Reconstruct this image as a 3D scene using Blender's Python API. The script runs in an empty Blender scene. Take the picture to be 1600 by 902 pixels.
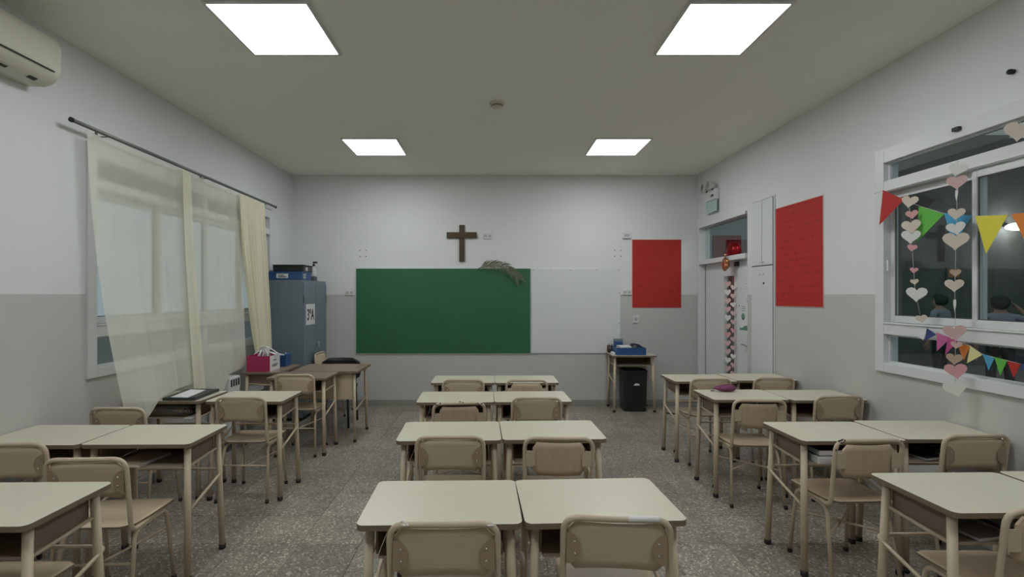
import bpy, bmesh, math, random
from mathutils import Vector, Matrix
random.seed(7)
PI = math.pi
S = bpy.context.scene
COL = S.collection
EYE = 1.6
FPX = 750.0

# ------------------------------------------------------------------ camera
cam_d = bpy.data.cameras.new('camera')
cam_d.sensor_width = 36.0
cam_d.lens = 36.0 * FPX / 1600.0
cam_d.shift_x = 31.0 / 1600.0
cam_d.shift_y = 10.0 / 1600.0
cam_d.clip_start = 0.05
cam_o = bpy.data.objects.new('camera', cam_d)
COL.objects.link(cam_o)
cam_o.location = (0, 0, EYE)
cam_o.rotation_euler = (PI / 2, 0, 0)
S.camera = cam_o

# ------------------------------------------------------------------ world (dim dusk sky), exposure
w = bpy.data.worlds.new('dusk_sky')
S.world = w
w.use_nodes = True
w.node_tree.nodes['Background'].inputs[0].default_value = (0.84, 0.95, 1.0, 1)
w.node_tree.nodes['Background'].inputs[1].default_value = 0.15
S.view_settings.view_transform = 'Standard'
S.view_settings.look = 'None'
S.view_settings.gamma = 1.0
S.view_settings.use_curve_mapping = False
S.view_settings.exposure = 1.36
PANEL_POWER = 7.0
S.cycles.max_bounces = 10
S.cycles.diffuse_bounces = 10
S.cycles.transparent_max_bounces = 16
S.cycles.sample_clamp_indirect = 4.0
S.cycles.caustics_reflective = False
S.cycles.caustics_refractive = False

# ------------------------------------------------------------------ room dimensions
XL, XR = -2.89, 2.97
YB, YF = 6.94, -1.7
ZC = EYE + 1.73
DT = 0.775          # desk top height

# ------------------------------------------------------------------ materials
MATS = {}
def mat(name, col, rough=0.5, metal=0.0, var=0.0, scale=8.0, bump=0.0, bscale=60.0, spec=0.5, stretch=None):
    if name in MATS: return MATS[name]
    m = bpy.data.materials.new(name); m.use_nodes = True
    nt = m.node_tree; b = nt.nodes['Principled BSDF']
    b.inputs['Base Color'].default_value = (*col, 1)
    b.inputs['Roughness'].default_value = rough
    b.inputs['Metallic'].default_value = metal
    b.inputs['Specular IOR Level'].default_value = spec
    if var > 0 or bump > 0:
        tc = nt.nodes.new('ShaderNodeTexCoord')
        mp = nt.nodes.new('ShaderNodeMapping')
        nt.links.new(tc.outputs['Object'], mp.inputs[0])
        if stretch: mp.inputs['Scale'].default_value = stretch
    if var > 0:
        n = nt.nodes.new('ShaderNodeTexNoise'); n.inputs['Scale'].default_value = scale
        n.inputs['Detail'].default_value = 5
        nt.links.new(mp.outputs[0], n.inputs['Vector'])
        r = nt.nodes.new('ShaderNodeMix'); r.data_type = 'RGBA'
        r.inputs[6].default_value = (*[max(0, c * (1 - var)) for c in col], 1)
        r.inputs[7].default_value = (*[min(1, c * (1 + var)) for c in col], 1)
        nt.links.new(n.outputs['Fac'], r.inputs[0])
        nt.links.new(r.outputs[2], b.inputs['Base Color'])
    if bump > 0:
        n2 = nt.nodes.new('ShaderNodeTexNoise'); n2.inputs['Scale'].default_value = bscale
        n2.inputs['Detail'].default_value = 3
        nt.links.new(mp.outputs[0], n2.inputs['Vector'])
        bp = nt.nodes.new('ShaderNodeBump'); bp.inputs['Strength'].default_value = bump
        bp.inputs['Distance'].default_value = 0.01
        nt.links.new(n2.outputs['Fac'], bp.inputs['Height'])
        nt.links.new(bp.outputs[0], b.inputs['Normal'])
    MATS[name] = m
    return m

def emis(name, col, power):
    m = bpy.data.materials.new(name); m.use_nodes = True
    nt = m.node_tree; nt.nodes.clear()
    o = nt.nodes.new('ShaderNodeOutputMaterial'); e = nt.nodes.new('ShaderNodeEmission')
    e.inputs[0].default_value = (*col, 1); e.inputs[1].default_value = power
    nt.links.new(e.outputs[0], o.inputs[0])
    MATS[name] = m
    return m

def wall_paint():
    """white paint above a grey dado that ends at 1.6 m"""
    m = mat('wall_paint', (0.6, 0.6, 0.6), 0.6, bump=0.06, bscale=140)
    nt = m.node_tree; b = nt.nodes['Principled BSDF']
    g = nt.nodes.new('ShaderNodeNewGeometry'); sp = nt.nodes.new('ShaderNodeSeparateXYZ')
    nt.links.new(g.outputs['Position'], sp.inputs[0])
    c = nt.nodes.new('ShaderNodeMath'); c.operation = 'GREATER_THAN'; c.inputs[1].default_value = 1.605
    nt.links.new(sp.outputs[2], c.inputs[0])
    n = nt.nodes.new('ShaderNodeTexNoise'); n.inputs['Scale'].default_value = 1.6; n.inputs['Detail'].default_value = 4
    nt.links.new(g.outputs['Position'], n.inputs['Vector'])
    def tone(a, bb):
        x = nt.nodes.new('ShaderNodeMix'); x.data_type = 'RGBA'
        x.inputs[6].default_value = (*a, 1); x.inputs[7].default_value = (*bb, 1)
        nt.links.new(n.outputs['Fac'], x.inputs[0]); return x
    lo = tone((0.475, 0.475, 0.465), (0.535, 0.532, 0.52))
    hi = tone((0.66, 0.68, 0.69), (0.72, 0.74, 0.745))
    x = nt.nodes.new('ShaderNodeMix'); x.data_type = 'RGBA'
    nt.links.new(c.outputs[0], x.inputs[0]); nt.links.new(lo.outputs[2], x.inputs[6]); nt.links.new(hi.outputs[2], x.inputs[7])
    nt.links.new(x.outputs[2], b.inputs['Base Color'])
    return m

def terrazzo():
    m = mat('terrazzo', (0.2, 0.19, 0.17), 0.36)
    nt = m.node_tree; b = nt.nodes['Principled BSDF']
    g = nt.nodes.new('ShaderNodeNewGeometry')
    oi = nt.nodes.new('ShaderNodeObjectInfo')
    v = nt.nodes.new('ShaderNodeTexVoronoi'); v.inputs['Scale'].default_value = 95
    v.inputs['Randomness'].default_value = 1.0
    nt.links.new(g.outputs['Position'], v.inputs['Vector'])
    sp = nt.nodes.new('ShaderNodeSeparateColor'); nt.links.new(v.outputs['Color'], sp.inputs[0])
    cr = nt.nodes.new('ShaderNodeValToRGB')
    e = cr.color_ramp.elements
    e[0].position = 0.0; e[0].color = (0.15, 0.132, 0.105, 1)
    e[1].position = 1.0; e[1].color = (0.62, 0.59, 0.52, 1)
    for p, c in ((0.3, (0.235, 0.21, 0.172, 1)), (0.62, (0.275, 0.248, 0.205, 1)), (0.83, (0.31, 0.28, 0.235, 1)), (0.92, (0.48, 0.45, 0.39, 1))):
        q = e.new(p); q.color = c
    nt.links.new(sp.outputs[0], cr.inputs[0])
    n = nt.nodes.new('ShaderNodeTexNoise'); n.inputs['Scale'].default_value = 2.2; n.inputs['Detail'].default_value = 6
    nt.links.new(g.outputs['Position'], n.inputs['Vector'])
    mr = nt.nodes.new('ShaderNodeMapRange'); mr.inputs[1].default_value = 0.3; mr.inputs[2].default_value = 0.7
    mr.inputs[3].default_value = 0.78; mr.inputs[4].default_value = 1.12
    nt.links.new(n.outputs['Fac'], mr.inputs[0])
    mr2 = nt.nodes.new('ShaderNodeMapRange'); mr2.inputs[3].default_value = 0.9; mr2.inputs[4].default_value = 1.1
    nt.links.new(oi.outputs['Random'], mr2.inputs[0])
    mu = nt.nodes.new('ShaderNodeMath'); mu.operation = 'MULTIPLY'
    nt.links.new(mr.outputs[0], mu.inputs[0]); nt.links.new(mr2.outputs[0], mu.inputs[1])
    x = nt.nodes.new('ShaderNodeVectorMath'); x.operation = 'SCALE'
    nt.links.new(cr.outputs[0], x.inputs[0]); nt.links.new(mu.outputs[0], x.inputs['Scale'])
    ti = nt.nodes.new('ShaderNodeVectorMath'); ti.operation = 'MULTIPLY'
    nt.links.new(x.outputs[0], ti.inputs[0]); nt.links.new(oi.outputs['Color'], ti.inputs[1])
    nt.links.new(ti.outputs[0], b.inputs['Base Color'])
    return m

def glass(name='window_glass', tint=(0.9, 0.95, 0.95), refl=1.0):
    m = bpy.data.materials.new(name); m.use_nodes = True
    nt = m.node_tree; nt.nodes.clear()
    o = nt.nodes.new('ShaderNodeOutputMaterial')
    t = nt.nodes.new('ShaderNodeBsdfTransparent'); t.inputs[0].default_value = (*tint, 1)
    g = nt.nodes.new('ShaderNodeBsdfGlossy'); g.inputs['Roughness'].default_value = 0.02
    f = nt.nodes.new('ShaderNodeFresnel')
    ge = nt.nodes.new('ShaderNodeNewGeometry'); mr = nt.nodes.new('ShaderNodeMapRange')     # thin sheet: same reflection from both faces
    mr.inputs[3].default_value = 1.5; mr.inputs[4].default_value = 1 / 1.5
    nt.links.new(ge.outputs['Backfacing'], mr.inputs[0]); nt.links.new(mr.outputs[0], f.inputs[0])
    k = nt.nodes.new('ShaderNodeMath'); k.operation = 'MULTIPLY'; k.inputs[1].default_value = refl
    nt.links.new(f.outputs[0], k.inputs[0])
    x = nt.nodes.new('ShaderNodeMixShader')
    nt.links.new(k.outputs[0], x.inputs[0]); nt.links.new(t.outputs[0], x.inputs[1]); nt.links.new(g.outputs[0], x.inputs[2])
    nt.links.new(x.outputs[0], o.inputs[0])
    MATS[name] = m
    return m

def cloth(name, col, transp, transl):
    m = bpy.data.materials.new(name); m.use_nodes = True
    nt = m.node_tree; nt.nodes.clear()
    o = nt.nodes.new('ShaderNodeOutputMaterial')
    tc = nt.nodes.new('ShaderNodeTexCoord')
    n = nt.nodes.new('ShaderNodeTexNoise'); n.inputs['Scale'].default_value = 5; n.inputs['Detail'].default_value = 6
    nt.links.new(tc.outputs['Object'], n.inputs['Vector'])
    mx = nt.nodes.new('ShaderNodeMix'); mx.data_type = 'RGBA'
    mx.inputs[6].default_value = (*[c * 0.94 for c in col], 1); mx.inputs[7].default_value = (*[min(1, c * 1.05) for c in col], 1)
    nt.links.new(n.outputs['Fac'], mx.inputs[0])
    d = nt.nodes.new('ShaderNodeBsdfDiffuse'); tl = nt.nodes.new('ShaderNodeBsdfTranslucent'); t = nt.nodes.new('ShaderNodeBsdfTransparent')
    nt.links.new(mx.outputs[2], d.inputs[0]); nt.links.new(mx.outputs[2], tl.inputs[0])
    a = nt.nodes.new('ShaderNodeMixShader'); a.inputs[0].default_value = transl
    nt.links.new(d.outputs[0], a.inputs[1]); nt.links.new(tl.outputs[0], a.inputs[2])
    b = nt.nodes.new('ShaderNodeMixShader'); b.inputs[0].default_value = transp
    nt.links.new(a.outputs[0], b.inputs[1]); nt.links.new(t.outputs[0], b.inputs[2])
    nt.links.new(b.outputs[0], o.inputs[0])
    MATS[name] = m
    return m

def scribbled(name, col, ink):
    """coloured poster paper with rows of faint illegible marker writing"""
    m = mat(name, col, 0.75, bump=0.15, bscale=9)
    nt = m.node_tree; b = nt.nodes['Principled BSDF']
    tc = nt.nodes.new('ShaderNodeTexCoord')
    sp = nt.nodes.new('ShaderNodeSeparateXYZ'); nt.links.new(tc.outputs['Object'], sp.inputs[0])
    n = nt.nodes.new('ShaderNodeTexNoise'); n.inputs['Scale'].default_value = 30; n.inputs['Detail'].default_value = 2
    nt.links.new(tc.outputs['Object'], n.inputs['Vector'])
    # rows : sin(z * freq)
    s = nt.nodes.new('ShaderNodeMath'); s.operation = 'MULTIPLY'; s.inputs[1].default_value = 2 * PI / 0.066
    nt.links.new(sp.outputs[2], s.inputs[0])
    si = nt.nodes.new('ShaderNodeMath'); si.operation = 'SINE'; nt.links.new(s.outputs[0], si.inputs[0])
    g1 = nt.nodes.new('ShaderNodeMapRange'); g1.inputs[1].default_value = 0.2; g1.inputs[2].default_value = 0.9
    nt.links.new(si.outputs[0], g1.inputs[0])
    g2 = nt.nodes.new('ShaderNodeMapRange'); g2.inputs[1].default_value = 0.46; g2.inputs[2].default_value = 0.6
    nt.links.new(n.outputs['Fac'], g2.inputs[0])
    mu = nt.nodes.new('ShaderNodeMath'); mu.operation = 'MULTIPLY'
    nt.links.new(g1.outputs[0], mu.inputs[0]); nt.links.new(g2.outputs[0], mu.inputs[1])
    x = nt.nodes.new('ShaderNodeMix'); x.data_type = 'RGBA'
    x.inputs[6].default_value = (*col, 1); x.inputs[7].default_value = (*ink, 1)
    nt.links.new(mu.outputs[0], x.inputs[0]); nt.links.new(x.outputs[2], b.inputs['Base Color'])
    return m

M_wall = wall_paint()
M_ceil = mat('ceiling_paint', (0.84, 0.845, 0.785), 0.85, var=0.02, scale=1.5, bump=0.05, bscale=160)
M_terr = terrazzo()
M_grout = mat('grout', (0.17, 0.155, 0.13), 0.8, var=0.2, scale=30)
M_base = mat('baseboard_stone', (0.29, 0.29, 0.27), 0.45, var=0.25, scale=70)
M_alu = mat('white_aluminium', (0.66, 0.68, 0.69), 0.35, var=0.03, scale=3)
M_seal = mat('dark_seal', (0.09, 0.095, 0.1), 0.6, var=0.2)
M_glass = glass()
M_light = emis('panel_light', (0.97, 1.0, 1.0), PANEL_POWER)
M_module = mat('socket_module', (.42, .43, .43), .4, var=.04)
M_white = mat('white_plastic', (0.66, 0.67, 0.66), 0.4, var=0.03)
M_ac = mat('aged_plastic', (0.6, 0.59, 0.49), 0.42, var=0.04, scale=4)
M_dark = mat('dark_slot', (0.02, 0.02, 0.018), 0.6, var=0.2)
M_frame = mat('beige_paint', (0.56, 0.46, 0.34), 0.33, var=0.05, scale=12)
M_lam = mat('cream_laminate', (0.60, 0.57, 0.455), 0.32, var=0.025, scale=25)
M_lamb = mat('brown_laminate', (0.27, 0.19, 0.14), 0.3, var=0.1, scale=6, stretch=(1, 8, 1))
M_edge = mat('board_edge', (0.2, 0.15, 0.1), 0.6, var=0.15, scale=30)
M_ply = mat('cream_plywood', (0.6, 0.49, 0.345), 0.4, var=0.06, scale=14, stretch=(1, 1, 7))
M_plyb = mat('brown_plywood', (0.58, 0.45, 0.315), 0.38, var=0.16, scale=9, stretch=(9, 1, 1))
M_tab = mat('tab_metal_shaded', (0.36, 0.27, 0.18), 0.42, var=0.05)  # frame beige darkened, with shade put into the tab colour
M_tray = mat('tray_board', (0.4, 0.33, 0.25), 0.5, var=0.08, scale=15)
M_trayd = mat('tray_panel', (0.2, 0.15, 0.11), 0.55, var=0.12, scale=12)
M_rubber = mat('black_rubber', (0.012, 0.011, 0.011), 0.6, var=0.2)
M_steel = mat('steel', (0.6, 0.6, 0.6), 0.3, metal=1.0, var=0.05)
M_cab = mat('blue_grey_steel', (0.15, 0.2, 0.235), 0.38, var=0.08, scale=4)
M_green = mat('chalkboard_green', (0.021, 0.125, 0.057), 0.55, var=0.1, scale=3, bump=0.04, bscale=40)
M_panel = mat('white_board_panel', (0.66, 0.69, 0.71), 0.35, var=0.025, scale=2)
M_wood = mat('dark_walnut', (0.062, 0.04, 0.016), 0.5, var=0.25, scale=6, stretch=(6, 6, 1))
M_red = scribbled('red_poster_paper', (0.44, 0.02, 0.015), (0.3, 0.014, 0.012))
M_redb = scribbled('red_card_paper', (0.42, 0.022, 0.016), (0.33, 0.018, 0.013))
M_pinkedge = mat('poster_backing', (0.62, 0.42, 0.4), 0.7, var=0.04)
M_paper = mat('white_paper', (0.7, 0.71, 0.71), 0.7, var=0.03)
M_ink = mat('black_ink', (0.015, 0.015, 0.016), 0.7, var=0.1)
M_blue = mat('blue_plastic', (0.025, 0.085, 0.24), 0.4, var=0.08)
M_navy = mat('navy_cover', (0.02, 0.03, 0.055), 0.45, var=0.15)
M_black = mat('black_plastic', (0.014, 0.015, 0.017), 0.4, var=0.15)
M_bin = mat('bin_plastic', (0.016, 0.016, 0.018), 0.35, var=0.12)
M_mag = mat('magenta_card', (0.4, 0.025, 0.11), 0.55, var=0.07)
M_purple = mat('purple_cloth', (0.17, 0.04, 0.1), 0.7, var=0.15, bump=0.2, bscale=80)
M_curt = cloth('sheer_curtain', (0.84, 0.845, 0.75), 0.42, 0.22)
M_curt2 = cloth('folded_curtain', (0.84, 0.8, 0.62), 0.06, 0.25)
M_curt3 = cloth('hem_curtain', (0.84, 0.82, 0.67), 0.12, 0.25)
M_leaf = mat('dry_palm', (0.15, 0.16, 0.1), 0.6, var=0.3, scale=20)
M_teal = mat('teal_acrylic', (0.4, 0.56, 0.5), 0.3, var=0.05)
M_gold = mat('rose_gold_foil', (0.62, 0.27, 0.14), 0.22, metal=1.0, var=0.1, bump=0.8, bscale=18)
M_rfoil = mat('red_foil', (0.5, 0.01, 0.015), 0.2, metal=0.6, var=0.1, bump=0.3, bscale=12)
M_string = mat('thread', (0.5, 0.48, 0.44), 0.8, var=0.1)
M_stone = mat('courtyard_stone', (0.115, 0.115, 0.11), 0.8, var=0.45, scale=3, bump=0.6, bscale=6)
M_tealwall = mat('teal_wall', (0.25, 0.36, 0.37), 0.6, var=0.05)
M_pave = mat('courtyard_paving', (0.14, 0.135, 0.13), 0.7, var=0.25, scale=4)
M_skin = mat('skin', (0.42, 0.25, 0.18), 0.55, var=0.06)
M_hair = mat('black_hair', (0.01, 0.009, 0.008), 0.6, var=0.3, scale=30)
M_shirt = mat('grey_shirt', (0.3, 0.31, 0.36), 0.85, var=0.06)
M_trouser = mat('dark_trousers', (0.02, 0.022, 0.03), 0.85, var=0.1)

# ------------------------------------------------------------------ mesh helpers
def new_obj(name, bm, ms, parent=None, smooth=False, loc=None):
    me = bpy.data.meshes.new(name)
    bmesh.ops.recalc_face_normals(bm, faces=bm.faces)
    bm.to_mesh(me); bm.free()
    if not isinstance(ms, (list, tuple)): ms = [ms]
    for m in ms: me.materials.append(m)
    if smooth:
        for p in me.polygons: p.use_smooth = True
    o = bpy.data.objects.new(name, me); COL.objects.link(o)
    if parent is not None: o.parent = parent
    if loc is not None: o.location = loc
    return o

def tag(o, label=None, cat=None, group=None, kind=None):
    if label: o['label'] = label
    if cat: o['category'] = cat
    if group: o['group'] = group
    if kind: o['kind'] = kind
    return o

def thing(name, label, cat, loc=(0, 0, 0), rz=0.0, group=None):
    o = bpy.data.objects.new(name, None); COL.objects.link(o)
    o.empty_display_size = 0.1
    o.location = loc; o.rotation_euler = (0, 0, rz)
    return tag(o, label, cat, group)

def struct_root(name, loc=(0, 0, 0)):
    o = bpy.data.objects.new(name, None); COL.objects.link(o)
    o.location = loc; o['kind'] = 'structure'
    return o

def dup(root, loc, rz, label=None):
    kids = {}
    for c in ALLKIDS(root): kids.setdefault(c.parent, []).append(c)
    r = root.copy(); COL.objects.link(r); r.location = loc; r.rotation_euler = (0, 0, rz)
    if label: r['label'] = label
    for ch in kids.get(root, []):
        c = ch.copy(); COL.objects.link(c); c.parent = r
        for g in kids.get(ch, []):
            d = g.copy(); COL.objects.link(d); d.parent = c
    return r
def ALLKIDS(root):
    return list(root.children_recursive)

def box(bm, x0, x1, y0, y1, z0, z1, bevel=0.0, mi=0):
    r = bmesh.ops.create_cube(bm, size=1.0)
    vs = r['verts']
    bmesh.ops.scale(bm, vec=(abs(x1 - x0), abs(y1 - y0), abs(z1 - z0)), verts=vs)
    bmesh.ops.translate(bm, vec=((x0 + x1) / 2, (y0 + y1) / 2, (z0 + z1) / 2), verts=vs)
    fs = {f for v in vs for f in v.link_faces}
    for f in fs: f.material_index = mi
    if bevel > 0:
        es = {e for v in vs for e in v.link_edges}
        bmesh.ops.bevel(bm, geom=list(es), offset=bevel, segments=2, affect='EDGES', profile=0.5)
    return bm

def boxes(*specs, bevel=0.0):
    bm = bmesh.new()
    for s in specs: box(bm, *s[:6], bevel=bevel, mi=(s[6] if len(s) > 6 else 0))
    return bm

def fillet(pts, r, n=5, closed=False):
    pts = [Vector(p) for p in pts]
    if not isinstance(r, (list, tuple)): r = [r] * len(pts)
    out = []
    N = len(pts)
    for i, p in enumerate(pts):
        if not closed and i in (0, N - 1):
            out.append(p); continue
        a, c = pts[(i - 1) % N], pts[(i + 1) % N]
        d1 = (a - p); d2 = (c - p)
        rr = min(r[i], d1.length * 0.48, d2.length * 0.48)
        if rr < 1e-5: out.append(p); continue
        d1.normalize(); d2.normalize()
        A = p + d1 * rr; B = p + d2 * rr
        for k in range(n + 1):
            t = k / n
            out.append(A * (1 - t) ** 2 + p * 2 * t * (1 - t) + B * t ** 2)
    return out

def tube(bm, pts, r, n=10, cap=True, mi=0):
    pts = [Vector(p) for p in pts]
    rs = r if isinstance(r, (list, tuple)) else [r] * len(pts)
    T = []
    for i in range(len(pts)):
        a = pts[max(0, i - 1)]; b = pts[min(len(pts) - 1, i + 1)]
        T.append((b - a).normalized())
    up = Vector((0, 0, 1)) if abs(T[0].z) < 0.9 else Vector((1, 0, 0))
    N = (up - T[0] * up.dot(T[0])).normalized()
    rings = []
    for i, p in enumerate(pts):
        if i > 0:
            N = N - T[i] * N.dot(T[i])
            if N.length < 1e-6: N = T[i].orthogonal()
            N.normalize()
        B = T[i].cross(N)
        rings.append([bm.verts.new(p + (N * math.cos(2 * PI * k / n) + B * math.sin(2 * PI * k / n)) * rs[i]) for k in range(n)])
    for i in range(len(rings) - 1):
        for k in range(n):
            f = bm.faces.new((rings[i][k], rings[i][(k + 1) % n], rings[i + 1][(k + 1) % n], rings[i + 1][k]))
            f.material_index = mi; f.smooth = True
    if cap:
        for q in (rings[0][::-1], rings[-1]):
            f = bm.faces.new(q); f.material_index = mi
    return bm

def T_(pts, r, n=10):
    return tube(bmesh.new(), pts, r, n)

def lathe(bm, prof, n=24, c=(0, 0, 0), mi=0, axis='Z'):
    rings = []
    for (rr, z) in prof:
        ring = []
        for k in range(n):
            a = 2 * PI * k / n
            v = (rr * math.cos(a), rr * math.sin(a), z)
            if axis == 'X': v = (v[2], v[0], v[1])
            if axis == 'Y': v = (v[0], v[2], v[1])
            ring.append(bm.verts.new((c[0] + v[0], c[1] + v[1], c[2] + v[2])))
        rings.append(ring)
    for i in range(len(rings) - 1):
        for k in range(n):
            f = bm.faces.new((rings[i][k], rings[i][(k + 1) % n], rings[i + 1][(k + 1) % n], rings[i + 1][k])); f.smooth = True
            f.material_index = mi
    for ring in (rings[0], rings[-1]):
        try: bm.faces.new(ring).material_index = mi
        except ValueError: pass
    return bm

def prism(bm, pts2, d0, d1, plane='XY', mi=0, mi_side=None):
    """extrude a 2-D outline between d0 and d1 along the axis normal to the plane"""
    def P(a, b, d):
        return {'XY': (a, b, d), 'XZ': (a, d, b), 'YZ': (d, a, b)}[plane]
    lo = [bm.verts.new(P(a, b, d0)) for a, b in pts2]
    hi = [bm.verts.new(P(a, b, d1)) for a, b in pts2]
    f1 = bm.faces.new(lo); f2 = bm.faces.new(hi)
    f1.material_index = f2.material_index = mi
    n = len(pts2)
    for i in range(n):
        f = bm.faces.new((lo[i], lo[(i + 1) % n], hi[(i + 1) % n], hi[i]))
        f.material_index = mi if mi_side is None else mi_side
    return bm

def rrect(x0, x1, y0, y1, r, n=4):
    pts = []
    for cx, cy, a0 in ((x1 - r, y1 - r, 0), (x0 + r, y1 - r, 90), (x0 + r, y0 + r, 180), (x1 - r, y0 + r, 270)):
        for k in range(n + 1):
            a = math.radians(a0 + 90 * k / n)
            pts.append((cx + r * math.cos(a), cy + r * math.sin(a)))
    return pts

R_ = math.radians
def heart2(w, h=None, n=20):
    h = h or w * 0.9
    pts = []
    for k in range(n):
        t = 2 * PI * k / n
        x = 16 * math.sin(t) ** 3
        y = 13 * math.cos(t) - 5 * math.cos(2 * t) - 2 * math.cos(3 * t) - math.cos(4 * t)
        pts.append((x / 32 * w, (y + 2.5) / 29 * h))
    return pts

# ------------------------------------------------------------------ STRUCTURE
TH = 0.16
def struct(name, bm, m, parent=None):
    o = new_obj(name, bm, m, parent)
    if parent is None: o['kind'] = 'structure'
    return o

WLY0, WLY1, WLZ0, WLZ1 = 3.41, 6.28, 1.0, 2.70      # left window
WRY0, WRY1, WRZ0, WRZ1 = 0.83, 3.70, 1.02, 2.70     # right window
DY0, DY1, DZ1 = 5.585, 6.905, 2.585                  # door opening
struct('wall_back', boxes((XL - TH, XR + TH, YB, YB + TH, -0.05, ZC + 0.1)), M_wall)
struct('wall_front', boxes((XL - TH, XR + TH, YF - TH, YF, -0.05, ZC + 0.1)), M_wall)
def hole_wall(x0, x1, holes):
    """wall slab along Y with rectangular holes (sorted by y)"""
    sp = []; y = YF
    for (a, b, z0, z1) in holes:
        sp.append((x0, x1, y, a, -0.05, ZC + 0.1))
        if z0 > 0: sp.append((x0, x1, a, b, -0.05, z0))
        sp.append((x0, x1, a, b, z1, ZC + 0.1))
        y = b
    sp.append((x0, x1, y, YB, -0.05, ZC + 0.1))
    return boxes(*sp)
struct('wall_left', hole_wall(XL - TH, XL, [(WLY0, WLY1, WLZ0, WLZ1)]), M_wall)
struct('wall_right', hole_wall(XR, XR + TH, [(WRY0, WRY1, WRZ0, WRZ1), (DY0, DY1, -1, DZ1)]), M_wall)
struct('ceiling', boxes((XL, XR, YF, YB, ZC, ZC + 0.1)), M_ceil)
BH = 0.084
struct('baseboard_back', boxes((XL + 0.012, XR - 0.012, YB - 0.012, YB, 0, BH), bevel=0.003), M_base)
struct('baseboard_left', boxes((XL, XL + 0.012, YF, YB, 0, BH), bevel=0.003), M_base)
struct('baseboard_right', boxes((XR - 0.012, XR, YF, 5.02, 0, BH), bevel=0.003), M_base)

# floor: slab (grout) with terrazzo tiles of 39 cm as parts
floor = struct('floor', boxes((XL - TH, XR + TH, YF - TH, YB + TH, -0.12, -0.004)), M_grout)
floor['label'] = 'grey brown terrazzo floor of square speckled tiles'
P_ = 0.39
tile_me = None
def tile_mesh(wx, wy):
    bm = boxes((0, wx, 0, wy, -0.012, 0.0))
    top = [e for e in bm.edges if all(v.co.z > -0.001 for v in e.verts)]
    bmesh.ops.bevel(bm, geom=top, offset=0.0012, segments=1, affect='EDGES')
    bmesh.ops.recalc_face_normals(bm, faces=bm.faces)
    me = bpy.data.meshes.new('tile'); bm.to_mesh(me); bm.free(); me.materials.append(M_terr)
    return me
cache = {}
ys = []
y = 3.085 - 3 * P_
while y < YB - 0.01: ys.append((y, min(y + P_, YB))); y += P_
xs = []
x = -0.847 - 6 * P_
while x < XR - 0.01: xs.append((max(x, XL), min(x + P_, XR))); x += P_
for (y0, y1) in ys:
    for (x0, x1) in xs:
        if x1 - x0 < 0.02 or y1 - y0 < 0.02: continue
        key = (round(x1 - x0 - 0.003, 4), round(y1 - y0 - 0.003, 4))
        if key not in cache: cache[key] = tile_mesh(*key)
        t = bpy.data.objects.new('tile', cache[key]); COL.objects.link(t)
        t.parent = floor; t.location = (x0 + 0.0015, y0 + 0.0015, random.uniform(-0.0006, 0.0))
        s = random.uniform(0.93, 1.07)
        if abs(x0 + 1.237) < 0.02 and abs(y0 - 3.475) < 0.02: s = 1.3
        t.color = (s, s * random.uniform(0.985, 1.01), s * random.uniform(0.97, 1.02), 1)
        if s > 1.2: t['label'] = 'paler replacement tile'
# tiles in front of the first tile row, behind and under the camera
fr = new_obj('floor_border', boxes((XL, XR, YF, ys[0][0], -0.012, 0.0)), M_terr, floor); fr['kind'] = 'stuff'

# ------------------------------------------------------------------ ceiling lights
def ceiling_light(x, y, label):
    t = thing('ceiling_light', label, 'light', (x, y, ZC), 0, 'square ceiling panels')
    bm = bmesh.new(); w_ = 0.315; i_ = 0.296
    for a in ((-w_, w_, -w_, -i_), (-w_, w_, i_, w_), (-w_, -i_, -i_, i_), (i_, w_, -i_, i_)):
        box(bm, a[0], a[1], a[2], a[3], -0.014, 0.0)
    new_obj('frame', bm, M_white, t)
    new_obj('diffuser', boxes((-i_, i_, -i_, i_, -0.009, -0.002)), M_light, t)
    return t
for (x, y, l) in ((-1.395, 3.13, 'large lit ceiling panel, front left of the room in view'),
                  (1.47, 3.13, 'large lit ceiling panel, front right above the desks by the bunting'),
                  (-1.36, 5.60, 'smaller looking lit ceiling panel toward the chalkboard, left one'),
                  (1.455, 5.60, 'smaller looking lit ceiling panel toward the red back poster, right one'),
                  (-1.395, 0.66, 'lit ceiling panel above left of the camera, out of frame'),
                  (1.47, 0.66, 'lit ceiling panel above right of the camera, out of frame')):
    ceiling_light(x, y, l)

# smoke detector
t = thing('smoke_detector', 'small round smoke detector on the ceiling between the light panels', 'detector', (0.046, 4.325, ZC))
new_obj('base', lathe(bmesh.new(), [(0.0, 0), (0.068, 0), (0.07, -0.012), (0.062, -0.018), (0.0, -0.018)]), M_ac, t)
bm = lathe(bmesh.new(), [(0.0, -0.018), (0.05, -0.018), (0.052, -0.034), (0.04, -0.046), (0.0, -0.048)])
new_obj('sensor_cap', bm, M_ac, t)
new_obj('vent_ring', lathe(bmesh.new(), [(0.045, -0.0265), (0.0535, -0.0265), (0.0535, -0.033), (0.045, -0.033)]), M_dark, t)

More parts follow.
